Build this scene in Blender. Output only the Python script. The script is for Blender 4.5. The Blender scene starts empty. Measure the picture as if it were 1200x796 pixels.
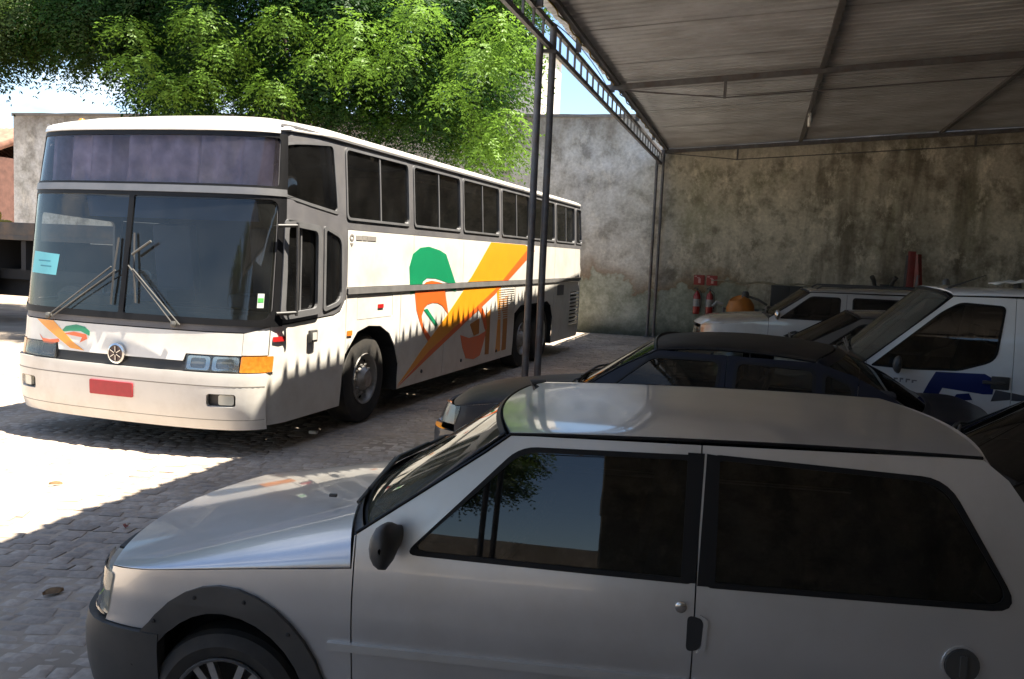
import bpy, bmesh, math, random
import numpy as np
from mathutils import Vector, Matrix
from mathutils.geometry import tessellate_polygon
random.seed(7); rng = np.random.default_rng(7)
S = bpy.context.scene
COL = S.collection
R = math.radians
# ------------------------------------------------------------------ camera
cam_d = bpy.data.cameras.new('camera'); cam = bpy.data.objects.new('camera', cam_d); COL.objects.link(cam)
cam_d.sensor_width = 36.0; cam_d.lens = 36.0 * 1050 / 1200; cam_d.clip_start = 0.05; cam_d.clip_end = 2000
RT = ((0.96265096, 0.06759215, -0.26217253), (0.2670975, -0.0786657, 0.96045335), (0.04429512, -0.99460696, -0.09378131))
cam.matrix_world = Matrix(((RT[0][0], -RT[0][1], -RT[0][2], 0), (RT[1][0], -RT[1][1], -RT[1][2], 0), (RT[2][0], -RT[2][1], -RT[2][2], 1.95), (0, 0, 0, 1)))
S.camera = cam
CAM_R = np.array(RT).T
def project(P):                                        # world point -> pixel of the 1200 x 796 photograph
    c = CAM_R @ (np.asarray(P, float) - np.array((0, 0, 1.95)))
    return 600 + 1050 * c[0] / c[2], 398 + 1050 * c[1] / c[2], c[2]
# ------------------------------------------------------------------ sky, sun, exposure
SUN_TAN = 0.35
SUN_EL = math.atan(1 / SUN_TAN); SUN_AZ = R(86.5)      # azimuth clockwise from +Y
W = bpy.data.worlds.new('World'); S.world = W; W.use_nodes = True
nt = W.node_tree; bg = nt.nodes['Background']; bg.inputs['Strength'].default_value = 0.065
sky = nt.nodes.new('ShaderNodeTexSky'); sky.sky_type = 'NISHITA'; sky.sun_disc = False
sky.sun_elevation = SUN_EL; sky.sun_rotation = SUN_AZ; sky.air_density = 1.0; sky.dust_density = 0.3; sky.ozone_density = 2.5
tcw = nt.nodes.new('ShaderNodeTexCoord'); mpw = nt.nodes.new('ShaderNodeMapping'); mpw.inputs['Scale'].default_value = (1, 1, 2.6); mpw.inputs['Location'].default_value = (6.85, 3.55, 1.5)
nzw = nt.nodes.new('ShaderNodeTexNoise'); nzw.inputs['Scale'].default_value = 1.7; nzw.inputs['Detail'].default_value = 8; nzw.inputs['Roughness'].default_value = .58
crw = nt.nodes.new('ShaderNodeValToRGB'); crw.color_ramp.elements[0].position = .53; crw.color_ramp.elements[1].position = .68
mxw = nt.nodes.new('ShaderNodeMix'); mxw.data_type = 'RGBA'; mxw.inputs['B'].default_value = (7.0, 7.1, 7.3, 1)
nt.links.new(tcw.outputs['Generated'], mpw.inputs['Vector']); nt.links.new(mpw.outputs['Vector'], nzw.inputs['Vector'])
nt.links.new(nzw.outputs['Fac'], crw.inputs['Fac']); nt.links.new(crw.outputs['Color'], mxw.inputs['Factor'])
nt.links.new(sky.outputs['Color'], mxw.inputs['A']); nt.links.new(mxw.outputs['Result'], bg.inputs['Color'])
sun_d = bpy.data.lights.new('sun', 'SUN'); sun_d.energy = 5.0; sun_d.angle = R(0.53); sun_d.color = (1, .915, .78)
sun = bpy.data.objects.new('sun', sun_d); COL.objects.link(sun)
sdir = Vector((math.sin(SUN_AZ) * math.cos(SUN_EL), math.cos(SUN_AZ) * math.cos(SUN_EL), math.sin(SUN_EL)))
sun.rotation_euler = sdir.to_track_quat('Z', 'Y').to_euler(); sun.location = (10, 0, 30)
vs = S.view_settings; vs.view_transform = 'Standard'; vs.look = 'None'; vs.gamma = 1; vs.use_curve_mapping = False; vs.exposure = 2.1
S.cycles.max_bounces = 10; S.cycles.diffuse_bounces = 6; S.cycles.transparent_max_bounces = 16
S.cycles.caustics_reflective = False; S.cycles.caustics_refractive = False; S.cycles.sample_clamp_indirect = 6

# ------------------------------------------------------------------ materials
MATS = {}
def mat(name, col, rough=.6, metal=0.0, vary=.12, vscale=6.0, bump=0.0, bscale=40.0, coat=0.0, spec=.5, dirt=None, dscale=2.0, damt=.4, crough=.03):
    """principled surface: colour broken by noise, optional second 'dirt' colour in patches, fine bump"""
    if name in MATS: return MATS[name]
    m = bpy.data.materials.new(name); m.use_nodes = True; MATS[name] = m
    n = m.node_tree.nodes; L = m.node_tree.links; b = n['Principled BSDF']
    b.inputs['Roughness'].default_value = rough; b.inputs['Metallic'].default_value = metal
    b.inputs['Specular IOR Level'].default_value = spec
    b.inputs['Coat Weight'].default_value = coat; b.inputs['Coat Roughness'].default_value = crough
    tc = n.new('ShaderNodeTexCoord'); nz = n.new('ShaderNodeTexNoise'); nz.inputs['Scale'].default_value = vscale; nz.inputs['Detail'].default_value = 6
    L.new(tc.outputs['Object'], nz.inputs['Vector'])
    mr = n.new('ShaderNodeMapRange'); mr.inputs[1].default_value = .3; mr.inputs[2].default_value = .7; mr.inputs[3].default_value = 1 - vary; mr.inputs[4].default_value = 1 + vary
    L.new(nz.outputs['Fac'], mr.inputs[0])
    mx = n.new('ShaderNodeMix'); mx.data_type = 'RGBA'; mx.blend_type = 'MULTIPLY'; mx.inputs['Factor'].default_value = 1; mx.inputs['A'].default_value = (*col, 1)
    L.new(mr.outputs[0], mx.inputs['B']); out = mx.outputs['Result']
    if dirt:
        n2 = n.new('ShaderNodeTexNoise'); n2.inputs['Scale'].default_value = dscale; n2.inputs['Detail'].default_value = 8; n2.inputs['Roughness'].default_value = .65
        L.new(tc.outputs['Object'], n2.inputs['Vector'])
        r2 = n.new('ShaderNodeMapRange'); r2.inputs[1].default_value = .45; r2.inputs[2].default_value = .7; r2.inputs[3].default_value = 0; r2.inputs[4].default_value = damt
        L.new(n2.outputs['Fac'], r2.inputs[0])
        m2 = n.new('ShaderNodeMix'); m2.data_type = 'RGBA'; m2.inputs['B'].default_value = (*dirt, 1)
        L.new(r2.outputs[0], m2.inputs['Factor']); L.new(out, m2.inputs['A']); out = m2.outputs['Result']
    L.new(out, b.inputs['Base Color'])
    rr = n.new('ShaderNodeMapRange'); rr.inputs[3].default_value = max(0, rough - .06); rr.inputs[4].default_value = min(1, rough + .08)
    L.new(nz.outputs['Fac'], rr.inputs[0]); L.new(rr.outputs[0], b.inputs['Roughness'])
    if bump:
        n3 = n.new('ShaderNodeTexNoise'); n3.inputs['Scale'].default_value = bscale; n3.inputs['Detail'].default_value = 5
        L.new(tc.outputs['Object'], n3.inputs['Vector']); bp = n.new('ShaderNodeBump'); bp.inputs['Strength'].default_value = bump; bp.inputs['Distance'].default_value = .02
        L.new(n3.outputs['Fac'], bp.inputs['Height']); L.new(bp.outputs['Normal'], b.inputs['Normal'])
    return m
def glass(name, tint, refl=1.0, rough=.015, film=.0, filmcol=(.3, .3, .28)):
    """window glass: tinted see-through body, fresnel reflection, optional thin film of dust and painted reflection"""
    if name in MATS: return MATS[name]
    m = bpy.data.materials.new(name); m.use_nodes = True; MATS[name] = m
    n = m.node_tree.nodes; L = m.node_tree.links; n.remove(n['Principled BSDF']); o = n['Material Output']
    t = n.new('ShaderNodeBsdfTransparent'); t.inputs['Color'].default_value = (*tint, 1)
    g = n.new('ShaderNodeBsdfGlossy'); g.inputs['Roughness'].default_value = rough; g.inputs['Color'].default_value = (refl, refl, refl, 1)
    f = n.new('ShaderNodeFresnel'); f.inputs['IOR'].default_value = 1.52
    d = n.new('ShaderNodeBsdfDiffuse'); d.inputs['Color'].default_value = (*filmcol, 1)
    tc = n.new('ShaderNodeTexCoord'); nz = n.new('ShaderNodeTexNoise'); nz.inputs['Scale'].default_value = 3; nz.inputs['Detail'].default_value = 7
    L.new(tc.outputs['Object'], nz.inputs['Vector'])
    mr = n.new('ShaderNodeMapRange'); mr.inputs[1].default_value = .3; mr.inputs[2].default_value = .75; mr.inputs[3].default_value = film * .4; mr.inputs[4].default_value = film * 1.6
    L.new(nz.outputs['Fac'], mr.inputs[0])
    m1 = n.new('ShaderNodeMixShader'); L.new(mr.outputs[0], m1.inputs[0]); L.new(t.outputs[0], m1.inputs[1]); L.new(d.outputs[0], m1.inputs[2])
    m2 = n.new('ShaderNodeMixShader'); L.new(f.outputs[0], m2.inputs[0]); L.new(m1.outputs[0], m2.inputs[1]); L.new(g.outputs[0], m2.inputs[2])
    L.new(m2.outputs[0], o.inputs['Surface']); return m

# ------------------------------------------------------------------ objects
def thing(name, label, cat, loc=(0, 0, 0), rz=0.0, group=None):
    o = bpy.data.objects.new(name, None); COL.objects.link(o); o.empty_display_size = .2
    o.location = loc; o.rotation_euler = (0, 0, rz); tag(o, label, cat, group); return o
def tag(o, label=None, cat=None, group=None, kind=None):
    if label: o['label'] = label
    if cat: o['category'] = cat
    if group: o['group'] = group
    if kind: o['kind'] = kind
    return o
def link(name, me, m, parent=None, smooth=False):
    o = bpy.data.objects.new(name, me); COL.objects.link(o)
    if m is not None and not me.materials: me.materials.append(m)
    if parent is not None: o.parent = parent
    if smooth:
        me.polygons.foreach_set('use_smooth', [True] * len(me.polygons))
    return o
def sharp(me, deg=35):
    bm = bmesh.new(); bm.from_mesh(me)
    for e in bm.edges:
        e.smooth = not (len(e.link_faces) != 2 or e.calc_face_angle(0) > R(deg))
    for f in bm.faces: f.smooth = True
    bm.to_mesh(me); bm.free()
class MB:
    """collects simple solids into one mesh"""
    def __init__(s): s.v = []; s.f = []
    def add(s, vs_, fs):
        k = len(s.v); s.v += [tuple(p) for p in vs_]; s.f += [tuple(i + k for i in f) for f in fs]; return s
    def box(s, c, d, M=None):
        x, y, z = d[0] / 2, d[1] / 2, d[2] / 2
        P = [Vector((sx * x, sy * y, sz * z)) for sx in (-1, 1) for sy in (-1, 1) for sz in (-1, 1)]
        if M is not None: P = [M @ p for p in P]
        P = [p + Vector(c) for p in P]
        return s.add(P, [(0, 1, 3, 2), (4, 6, 7, 5), (0, 4, 5, 1), (2, 3, 7, 6), (0, 2, 6, 4), (1, 5, 7, 3)])
    def bar(s, a, b, w, h=None):
        a = Vector(a); b = Vector(b); h = h or w; q = (b - a).to_track_quat('Z', 'Y').to_matrix()
        return s.box((a + b) / 2, (w, h, (b - a).length), q)
    def tube(s, pts, r, n=8, cap=True):
        pts = [Vector(p) for p in pts]; rs = r if isinstance(r, (list, tuple)) else [r] * len(pts)
        V = []; F = []; up = None
        for i, p in enumerate(pts):
            t = (pts[min(i + 1, len(pts) - 1)] - pts[max(i - 1, 0)]).normalized()
            if up is None: up = t.orthogonal().normalized()
            u = (up - t * up.dot(t)); u = u.normalized() if u.length > 1e-6 else t.orthogonal().normalized(); up = u; w = t.cross(u)
            for k in range(n):
                a = 2 * math.pi * k / n; V.append(p + (u * math.cos(a) + w * math.sin(a)) * rs[i])
        for i in range(len(pts) - 1):
            for k in range(n):
                F.append((i * n + k, i * n + (k + 1) % n, (i + 1) * n + (k + 1) % n, (i + 1) * n + k))
        if cap: F.append(tuple(range(n))[::-1]); F.append(tuple((len(pts) - 1) * n + k for k in range(n)))
        return s.add(V, F)
    def lathe(s, prof, c=(0, 0, 0), axis=(0, 0, 1), n=24, cap=True):
        q = Vector(axis).normalized().to_track_quat('Z', 'Y').to_matrix(); c = Vector(c); V = []; F = []
        for r, h in prof:
            for k in range(n):
                a = 2 * math.pi * k / n; V.append(c + q @ Vector((r * math.cos(a), r * math.sin(a), h)))
        for i in range(len(prof) - 1):
            for k in range(n):
                F.append((i * n + k, i * n + (k + 1) % n, (i + 1) * n + (k + 1) % n, (i + 1) * n + k))
        if cap and prof[0][0] > 1e-6: F.append(tuple(range(n))[::-1])
        if cap and prof[-1][0] > 1e-6: F.append(tuple((len(prof) - 1) * n + k for k in range(n)))
        return s.add(V, F)
    def grid(s, P, closed=False):
        nu = len(P); nv = len(P[0]); V = [p for row in P for p in row]; F = []
        for i in range(nu - 1):
            for j in range(nv - 1 if not closed else nv):
                F.append((i * nv + j, i * nv + (j + 1) % nv, (i + 1) * nv + (j + 1) % nv, (i + 1) * nv + j))
        return s.add(V, F)
    def mesh(s, name='m'):
        me = bpy.data.meshes.new(name); me.from_pydata(s.v, [], s.f); me.update(); return me
    def build(s, name, m, parent=None, smooth=None, bevel=0.0, recalc=True):
        me = s.mesh(name)
        if recalc or bevel:
            bm = bmesh.new(); bm.from_mesh(me)
            if bevel:
                bmesh.ops.bevel(bm, geom=bm.edges[:], offset=bevel, segments=2, affect='EDGES', profile=.6)
            if recalc: bmesh.ops.recalc_face_normals(bm, faces=bm.faces[:])
            bm.to_mesh(me); bm.free()
        if smooth: sharp(me, smooth)
        elif bevel: sharp(me, 40)
        return link(name, me, m, parent)
def bbox(name, c, d, m, parent=None, bevel=.01, rz=0.0):
    mb = MB(); mb.box((0, 0, 0), d); o = mb.build(name, m, parent, bevel=bevel); o.location = c; o.rotation_euler = (0, 0, rz); return o
# ------------------------------------------------------------------ polygons on curved surfaces
def rp(pts, r, seg=5):
    """round the corners of a polygon"""
    out = []; n = len(pts)
    for i, p in enumerate(pts):
        ri = r[i] if isinstance(r, (list, tuple)) else r
        a = Vector(pts[i - 1][:2]); b = Vector(p[:2]); c = Vector(pts[(i + 1) % n][:2])
        if ri <= 0: out.append((b.x, b.y)); continue
        d1 = (a - b); d2 = (c - b); r1 = min(ri, d1.length * .48); r2 = min(ri, d2.length * .48)
        p1 = b + d1.normalized() * r1; p2 = b + d2.normalized() * r2
        for k in range(seg + 1):
            t = k / seg; q = p1 * (1 - t) ** 2 + b * 2 * t * (1 - t) + p2 * t * t; out.append((q.x, q.y))
    return out
def rect(x0, x1, z0, z1, r=0.0): return rp([(x0, z0), (x1, z0), (x1, z1), (x0, z1)], r) if r else [(x0, z0), (x1, z0), (x1, z1), (x0, z1)]
def disc(x, z, rx, rz=None, n=20): rz = rz or rx; return [(x + rx * math.cos(2 * math.pi * k / n), z + rz * math.sin(2 * math.pi * k / n)) for k in range(n)]
def clipx(poly, x0, x1):
    for sgn, lim in ((1, x0), (-1, -x1)):
        out = []
        for i in range(len(poly)):
            a = poly[i - 1]; b = poly[i]; da = sgn * a[0] - lim; db = sgn * b[0] - lim
            if da * db < 0: t = da / (da - db); out.append((a[0] + (b[0] - a[0]) * t, a[1] + (b[1] - a[1]) * t))
            if db >= 0: out.append(b)
        poly = out
        if not poly: return []
    return poly
def panel(name, surf, outer, m, parent, holes=(), off=0.0, thick=.014, du=.1, dv=.1, label=None):
    """a sheet-metal (or glass) piece: a 2-D outline with holes laid on surf(u, v) -> point, with real edges"""
    def clean(p):
        q = [p[i] for i in range(len(p)) if (Vector(p[i]) - Vector(p[i - 1])).length > 1e-5]; return q
    loops = [clean(outer)] + [clean(h) for h in holes]
    flat = [Vector((p[0], p[1], 0)) for l in loops for p in l]
    tris = tessellate_polygon([[Vector((p[0], p[1], 0)) for p in l] for l in loops])
    bm = bmesh.new(); vv = [bm.verts.new(p) for p in flat]
    for t in tris:
        try: bm.faces.new([vv[i] for i in t])
        except ValueError: pass
    for ax, d in ((0, du), (1, dv)):
        lo = min(p[ax] for p in flat); hi = max(p[ax] for p in flat); k = max(1, int(math.ceil((hi - lo) / d)))
        for i in range(1, k):
            c = lo + (hi - lo) * i / k; co = [0, 0, 0]; no = [0, 0, 0]; co[ax] = c; no[ax] = 1
            bmesh.ops.bisect_plane(bm, geom=bm.verts[:] + bm.edges[:] + bm.faces[:], dist=1e-6, plane_co=co, plane_no=no)
    bm.verts.index_update(); e = 1e-3; P = []; N = []
    for v in bm.verts:
        u, w = v.co.x, v.co.y; p = Vector(surf(u, w)); a = Vector(surf(u + e, w)) - Vector(surf(u - e, w)); b = Vector(surf(u, w + e)) - Vector(surf(u, w - e))
        n = a.cross(b); n = n.normalized() if n.length > 1e-12 else Vector((0, 0, 1)); P.append(p); N.append(n)
    ctr = Vector(getattr(surf, 'centre', (0, 0, .6)))
    flip = sum((1 if (P[i] - ctr).dot(N[i]) > 0 else -1) for i in range(0, len(P), max(1, len(P) // 40))) < 0
    if flip: N = [-n for n in N]
    V = [p + n * off for p, n in zip(P, N)]; NN = list(N); F = []
    for f in bm.faces:
        idx = [v.index for v in f.verts]; fn = (V[idx[1]] - V[idx[0]]).cross(V[idx[2]] - V[idx[0]])
        F.append(idx if fn.dot(N[idx[0]]) > 0 else idx[::-1])
    if thick > 0:
        for ed in bm.edges:
            if len(ed.link_faces) != 1: continue
            i, j = ed.verts[0].index, ed.verts[1].index; a, b = V[i], V[j]; c, d = b - N[j] * thick, a - N[i] * thick
            fc = Vector((0, 0, 0)); fv = ed.link_faces[0].verts
            for v in fv: fc += V[v.index]
            fc /= len(fv); rn = (b - a).cross(d - a)
            if rn.length < 1e-14: continue
            rn.normalize(); k = len(V)
            if rn.dot((a + b) / 2 - fc) < 0: rn = -rn; V += [b, a, d, c]
            else: V += [a, b, c, d]
            NN += [rn] * 4; F.append((k, k + 1, k + 2, k + 3))
    bm.free(); me = bpy.data.meshes.new(name); me.from_pydata(V, [], F); me.update()
    me.polygons.foreach_set('use_smooth', [True] * len(me.polygons)); me.normals_split_custom_set_from_vertices([n[:] for n in NN])
    o = link(name, me, m, parent)
    if label: o['label'] = label
    return o
def lerp_tab(tab, x):
    if x <= tab[0][0]: return tab[0][1]
    for (a, b), (c, d) in zip(tab, tab[1:]):
        if x <= c:
            t = (x - a) / (c - a); return b + (d - b) * t
    return tab[-1][1]
def smooth_tab(tab, n=8):
    """Catmull-Rom refinement of a polyline of points"""
    P = [np.array(p, float) for p in tab]; out = []
    for i in range(len(P) - 1):
        p0 = P[max(i - 1, 0)]; p1 = P[i]; p2 = P[i + 1]; p3 = P[min(i + 2, len(P) - 1)]
        for k in range(n):
            t = k / n; out.append(tuple(.5 * ((2 * p1) + (-p0 + p2) * t + (2 * p0 - 5 * p1 + 4 * p2 - p3) * t * t + (-p0 + 3 * p1 - 3 * p2 + p3) * t ** 3)))
    out.append(tuple(P[-1])); return out
class Wrap:
    """vehicle skin: a plan outline (front centre -> side -> rear centre) swept in z with width and rake tables.
    u = arc length round the outline (positive: the -y side, negative: the +y side), v = height"""
    def __init__(s, plan, zw, zf=((0, 0),), zr=((0, 0),), fade=1.0, centre=(1, 0, .6), refine=8):
        pl = smooth_tab(plan, refine) if refine else plan
        s.P = np.array(pl); s.a = np.concatenate([[0], np.cumsum(np.linalg.norm(np.diff(s.P, axis=0), axis=1))])
        s.zw = smooth_tab(zw, 6); s.zf = smooth_tab(zf, 6) if len(zf) > 1 else zf; s.zr = smooth_tab(zr, 6) if len(zr) > 1 else zr
        s.x0 = float(s.P[:, 0].min()); s.x1 = float(s.P[:, 0].max()); s.fade = fade; s.centre = centre
        k = int(np.argmax(s.P[:, 1])); s.k = k; s.cs = 1.0
    def __call__(s, u, v):
        au = abs(u); x = float(np.interp(au, s.a, s.P[:, 0])); y = float(np.interp(au, s.a, s.P[:, 1]))
        if au < s.a[1]: x = float(s.P[0, 0] + (s.P[1, 0] - s.P[0, 0]) * (au / s.a[1]) ** 2)
        wf = max(0.0, 1 - (x - s.x0) / s.fade); wr = max(0.0, 1 - (s.x1 - x) / s.fade)
        x += lerp_tab(s.zf, v) * wf * wf * (3 - 2 * wf) - lerp_tab(s.zr, v) * wr * wr * (3 - 2 * wr)
        y *= lerp_tab(s.zw, v)
        return (x, -y if u >= 0 else y, v)
    def xa(s, x):                                       # arc length at which the side passes x
        i0 = int(np.argmin(s.P[:, 0])); i1 = int(np.argmax(s.P[:, 0])); return float(np.interp(x, s.P[i0:i1 + 1, 0], s.a[i0:i1 + 1]))
    def ca(s, c):                                       # arc length at which the front has half-width c
        return math.copysign(float(np.interp(abs(c) * s.cs, s.P[:s.k + 1, 1], s.a[:s.k + 1])), c)
    def side(s, poly, sg=1): return [(sg * s.xa(x), z) for x, z in poly]
    def front(s, poly): return [(s.ca(c), z) for c, z in poly]
# ================================================================== the setting
YW = 23.37                                               # face of the back wall
def ground_material():
    m = bpy.data.materials.new('ground_dirt'); m.use_nodes = True; n = m.node_tree.nodes; L = m.node_tree.links; b = n['Principled BSDF']
    tc = n.new('ShaderNodeTexCoord'); vo = n.new('ShaderNodeTexVoronoi'); vo.inputs['Scale'].default_value = 6.0; vo.feature = 'DISTANCE_TO_EDGE'
    nz = n.new('ShaderNodeTexNoise'); nz.inputs['Scale'].default_value = 1.3; nz.inputs['Detail'].default_value = 9
    L.new(tc.outputs['Object'], vo.inputs['Vector']); L.new(tc.outputs['Object'], nz.inputs['Vector'])
    cr = n.new('ShaderNodeValToRGB'); e = cr.color_ramp.elements; e[0].position = .3; e[0].color = (.20, .16, .12, 1); e[1].position = .7; e[1].color = (.42, .34, .26, 1)
    L.new(nz.outputs['Fac'], cr.inputs['Fac'])
    mr = n.new('ShaderNodeMapRange'); mr.inputs[1].default_value = .0; mr.inputs[2].default_value = .08; mr.inputs[3].default_value = .94; mr.inputs[4].default_value = 1
    L.new(vo.outputs['Distance'], mr.inputs[0])
    mx = n.new('ShaderNodeMix'); mx.data_type = 'RGBA'; mx.blend_type = 'MULTIPLY'; mx.inputs['Factor'].default_value = 1
    L.new(cr.outputs['Color'], mx.inputs['A']); L.new(mr.outputs[0], mx.inputs['B']); L.new(mx.outputs['Result'], b.inputs['Base Color'])
    bp = n.new('ShaderNodeBump'); bp.inputs['Strength'].default_value = .5; bp.inputs['Distance'].default_value = .02
    L.new(mr.outputs[0], bp.inputs['Height']); L.new(bp.outputs['Normal'], b.inputs['Normal']); b.inputs['Roughness'].default_value = .9
    return m
def stone_material():
    m = bpy.data.materials.new('paving_stone'); m.use_nodes = True; n = m.node_tree.nodes; L = m.node_tree.links; b = n['Principled BSDF']
    geo = n.new('ShaderNodeNewGeometry'); oi = n.new('ShaderNodeObjectInfo'); at = n.new('ShaderNodeAttribute'); at.attribute_name = 'tone'
    nz = n.new('ShaderNodeTexNoise'); nz.inputs['Scale'].default_value = .9; nz.inputs['Detail'].default_value = 8; nz.inputs['Roughness'].default_value = .62
    nf = n.new('ShaderNodeTexNoise'); nf.inputs['Scale'].default_value = 26; nf.inputs['Detail'].default_value = 6
    L.new(geo.outputs['Position'], nz.inputs['Vector']); L.new(geo.outputs['Position'], nf.inputs['Vector'])
    cr = n.new('ShaderNodeValToRGB'); e = cr.color_ramp.elements; e[0].position = .32; e[0].color = (.215, .18, .15, 1); e[1].position = .68; e[1].color = (.42, .35, .28, 1)
    L.new(nz.outputs['Fac'], cr.inputs['Fac'])
    ad = n.new('ShaderNodeMath'); ad.operation = 'ADD'; L.new(oi.outputs['Random'], ad.inputs[0]); L.new(at.outputs['Fac'], ad.inputs[1])
    fr = n.new('ShaderNodeMath'); fr.operation = 'FRACT'; L.new(ad.outputs[0], fr.inputs[0])
    mr = n.new('ShaderNodeMapRange'); mr.inputs[3].default_value = .86; mr.inputs[4].default_value = 1.13; L.new(fr.outputs[0], mr.inputs[0])
    m2 = n.new('ShaderNodeMapRange'); m2.inputs[1].default_value = .3; m2.inputs[2].default_value = .7; m2.inputs[3].default_value = .8; m2.inputs[4].default_value = 1.15; L.new(nf.outputs['Fac'], m2.inputs[0])
    mu = n.new('ShaderNodeMath'); mu.operation = 'MULTIPLY'; L.new(mr.outputs[0], mu.inputs[0]); L.new(m2.outputs[0], mu.inputs[1])
    mx = n.new('ShaderNodeMix'); mx.data_type = 'RGBA'; mx.blend_type = 'MULTIPLY'; mx.inputs['Factor'].default_value = 1
    L.new(cr.outputs['Color'], mx.inputs['A']); L.new(mu.outputs[0], mx.inputs['B']); L.new(mx.outputs['Result'], b.inputs['Base Color'])
    bp = n.new('ShaderNodeBump'); bp.inputs['Strength'].default_value = .6; bp.inputs['Distance'].default_value = .01
    L.new(nf.outputs['Fac'], bp.inputs['Height']); L.new(bp.outputs['Normal'], b.inputs['Normal']); b.inputs['Roughness'].default_value = .72
    return m
gm = ground_material(); SM = stone_material()
g = MB(); g.add([(-400, -300, -.010), (400, -300, -.010), (400, 500, -.010), (-400, 500, -.010)], [(0, 1, 2, 3)])
ground = g.build('ground', gm, recalc=False); tag(ground, kind='structure')
# --- paving stones: staggered rows of hand-cut blocks
def stone_mesh(dx, dy, rot, jit):
    hx, hy = dx / 2, dy / 2; b = .014
    base = [(-hx, -hy), (hx, -hy), (hx, hy), (-hx, hy)]
    base = [(x + random.uniform(-jit, jit), y + random.uniform(-jit, jit)) for x, y in base]
    c, s_ = math.cos(rot), math.sin(rot); base = [(x * c - y * s_, x * s_ + y * c) for x, y in base]
    top = random.uniform(-.006, .002); V = [(x, y, -.05) for x, y in base]; V += [(x, y, top - .006) for x, y in base]
    V += [(x * (1 - b / hx), y * (1 - b / hy), top + random.uniform(-.002, .002)) for x, y in base]; V.append((random.uniform(-.02, .02), random.uniform(-.01, .01), top + .005))
    F = [(i, (i + 1) % 4, 4 + (i + 1) % 4, 4 + i) for i in range(4)] + [(4 + i, 4 + (i + 1) % 4, 8 + (i + 1) % 4, 8 + i) for i in range(4)] + [(8 + i, 8 + (i + 1) % 4, 12) for i in range(4)]
    return V, F
stones = []
ROWS = R(14)
cr_, sr_ = math.cos(ROWS), math.sin(ROWS); yy = -4.0
while yy < 27:
    dy = random.uniform(.088, .122); xx = -16.0 + random.uniform(-.2, 0); off = random.uniform(-.04, .04)
    while xx < 10:
        dx = random.uniform(.10, .20)
        wx = (xx + dx / 2) * cr_ - (yy + dy / 2) * sr_; wy = (xx + dx / 2) * sr_ + (yy + dy / 2) * cr_
        if ((-12.5 < wx < 3 and 1.5 < wy < 14.5) or (-4.9 < wx < .6 and 14.4 < wy < 23.3)) and not (wy < 3.2 and wx > -.5): stones.append((wx, wy, dx - .010, dy - .009, off))
        xx += dx
    yy += dy
UNO = [(105, 700), (120, 655), (400, 540), (560, 490), (610, 455), (1200, 450), (1200, 800), (190, 800)]
def inpoly(x, y, P):
    c = False
    for i in range(len(P)):
        (x0, y0), (x1, y1) = P[i - 1], P[i]
        if (y0 > y) != (y1 > y) and x < (x1 - x0) * (y - y0) / (y1 - y0) + x0: c = not c
    return c
near = []
for i, s_ in enumerate(stones):
    px, py, d = project((s_[0], s_[1], 0))
    if d > 0 and 5 < px < 1195 and py < 790 and not inpoly(px, py, UNO) and not (s_[0] < -4.3 and s_[1] > 7.0): near.append((d, i))
near.sort(); pick = set(i for d, i in near[:300])
variants = []
for k in range(14):
    V, F = stone_mesh(.15, .10, 0, .014); me = bpy.data.meshes.new('paving_stone'); me.from_pydata(V, [], F); me.update(); me.materials.append(SM); sharp(me, 50); variants.append(me)
for i in sorted(pick):
    x, y, dx, dy, a = stones[i]; o = bpy.data.objects.new('paving_stone', variants[i % 14]); COL.objects.link(o)
    o.parent = ground; o.location = (x, y, random.uniform(-.004, .004)); o.rotation_euler = (random.uniform(-.008, .008), random.uniform(-.008, .008), ROWS + a * .5 + (math.pi if i % 2 else 0)); o.scale = (dx / .15, dy / .10, 1)
sb = MB(); tone = []
for i, (x, y, dx, dy, a) in enumerate(stones):
    if i in pick: continue
    V, F = stone_mesh(dx, dy, ROWS + a * .5, .015); t = random.random(); z = random.uniform(-.004, .004)
    sb.add([(p[0] + x, p[1] + y, p[2] + z) for p in V], F); tone += [t] * len(V)
me = sb.mesh('paving_field'); at = me.attributes.new('tone', 'FLOAT', 'POINT'); at.data.foreach_set('value', tone); sharp(me, 50)
tag(link('paving_field', me, SM, ground), kind='stuff')
# --- sand washed over the stones, filling joints and hiding some of them
from mathutils import noise as mnoise
sx0, sx1, sy0, sy1, cs = -12.4, .4, 1.6, 15.4, .055
nx_, ny_ = int((sx1 - sx0) / cs), int((sy1 - sy0) / cs); rows = []
for i in range(nx_ + 1):
    r_ = []
    for j in range(ny_ + 1):
        x, y = sx0 + i * cs, sy0 + j * cs
        h_ = mnoise.noise((x * .55, y * .55, 0)) * .007 + mnoise.noise((x * 2.1, y * 2.1, 5)) * .006 + mnoise.noise((x * 7, y * 7, 9)) * .004
        r_.append((x, y, -.0055 + h_))
    rows.append(r_)
sb2 = MB(); sb2.grid(rows); o = link('sand', sb2.mesh('sand'), gm, ground, smooth=True); tag(o, kind='stuff')
# --- litter: a dead leaf or two and a twig on the stones
def dead_leaf(x, y, sz, rz, label, m):
    mb = MB(); P = []
    for i in range(5):
        t = i / 4; w = math.sin(math.pi * min(.98, t * .9 + .06)) * .32
        P.append([((t - .5) * sz, -w * sz, .012 + .03 * sz * math.sin(t * 5)), ((t - .5) * sz, 0, .006), ((t - .5) * sz, w * sz, .02 + .05 * sz * math.sin(t * 3))])
    mb.grid(P); me = mb.mesh('dead_leaf'); o = link('dead_leaf', me, m, smooth=True); o.location = (x, y, .008); o.rotation_euler = (0, 0, rz)
    md = o.modifiers.new('t', 'SOLIDIFY'); md.thickness = .002
    tag(o, label, 'leaf')
LM = mat('dry_leaf', (.16, .09, .035), .8, vary=.3, vscale=30)
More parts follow.
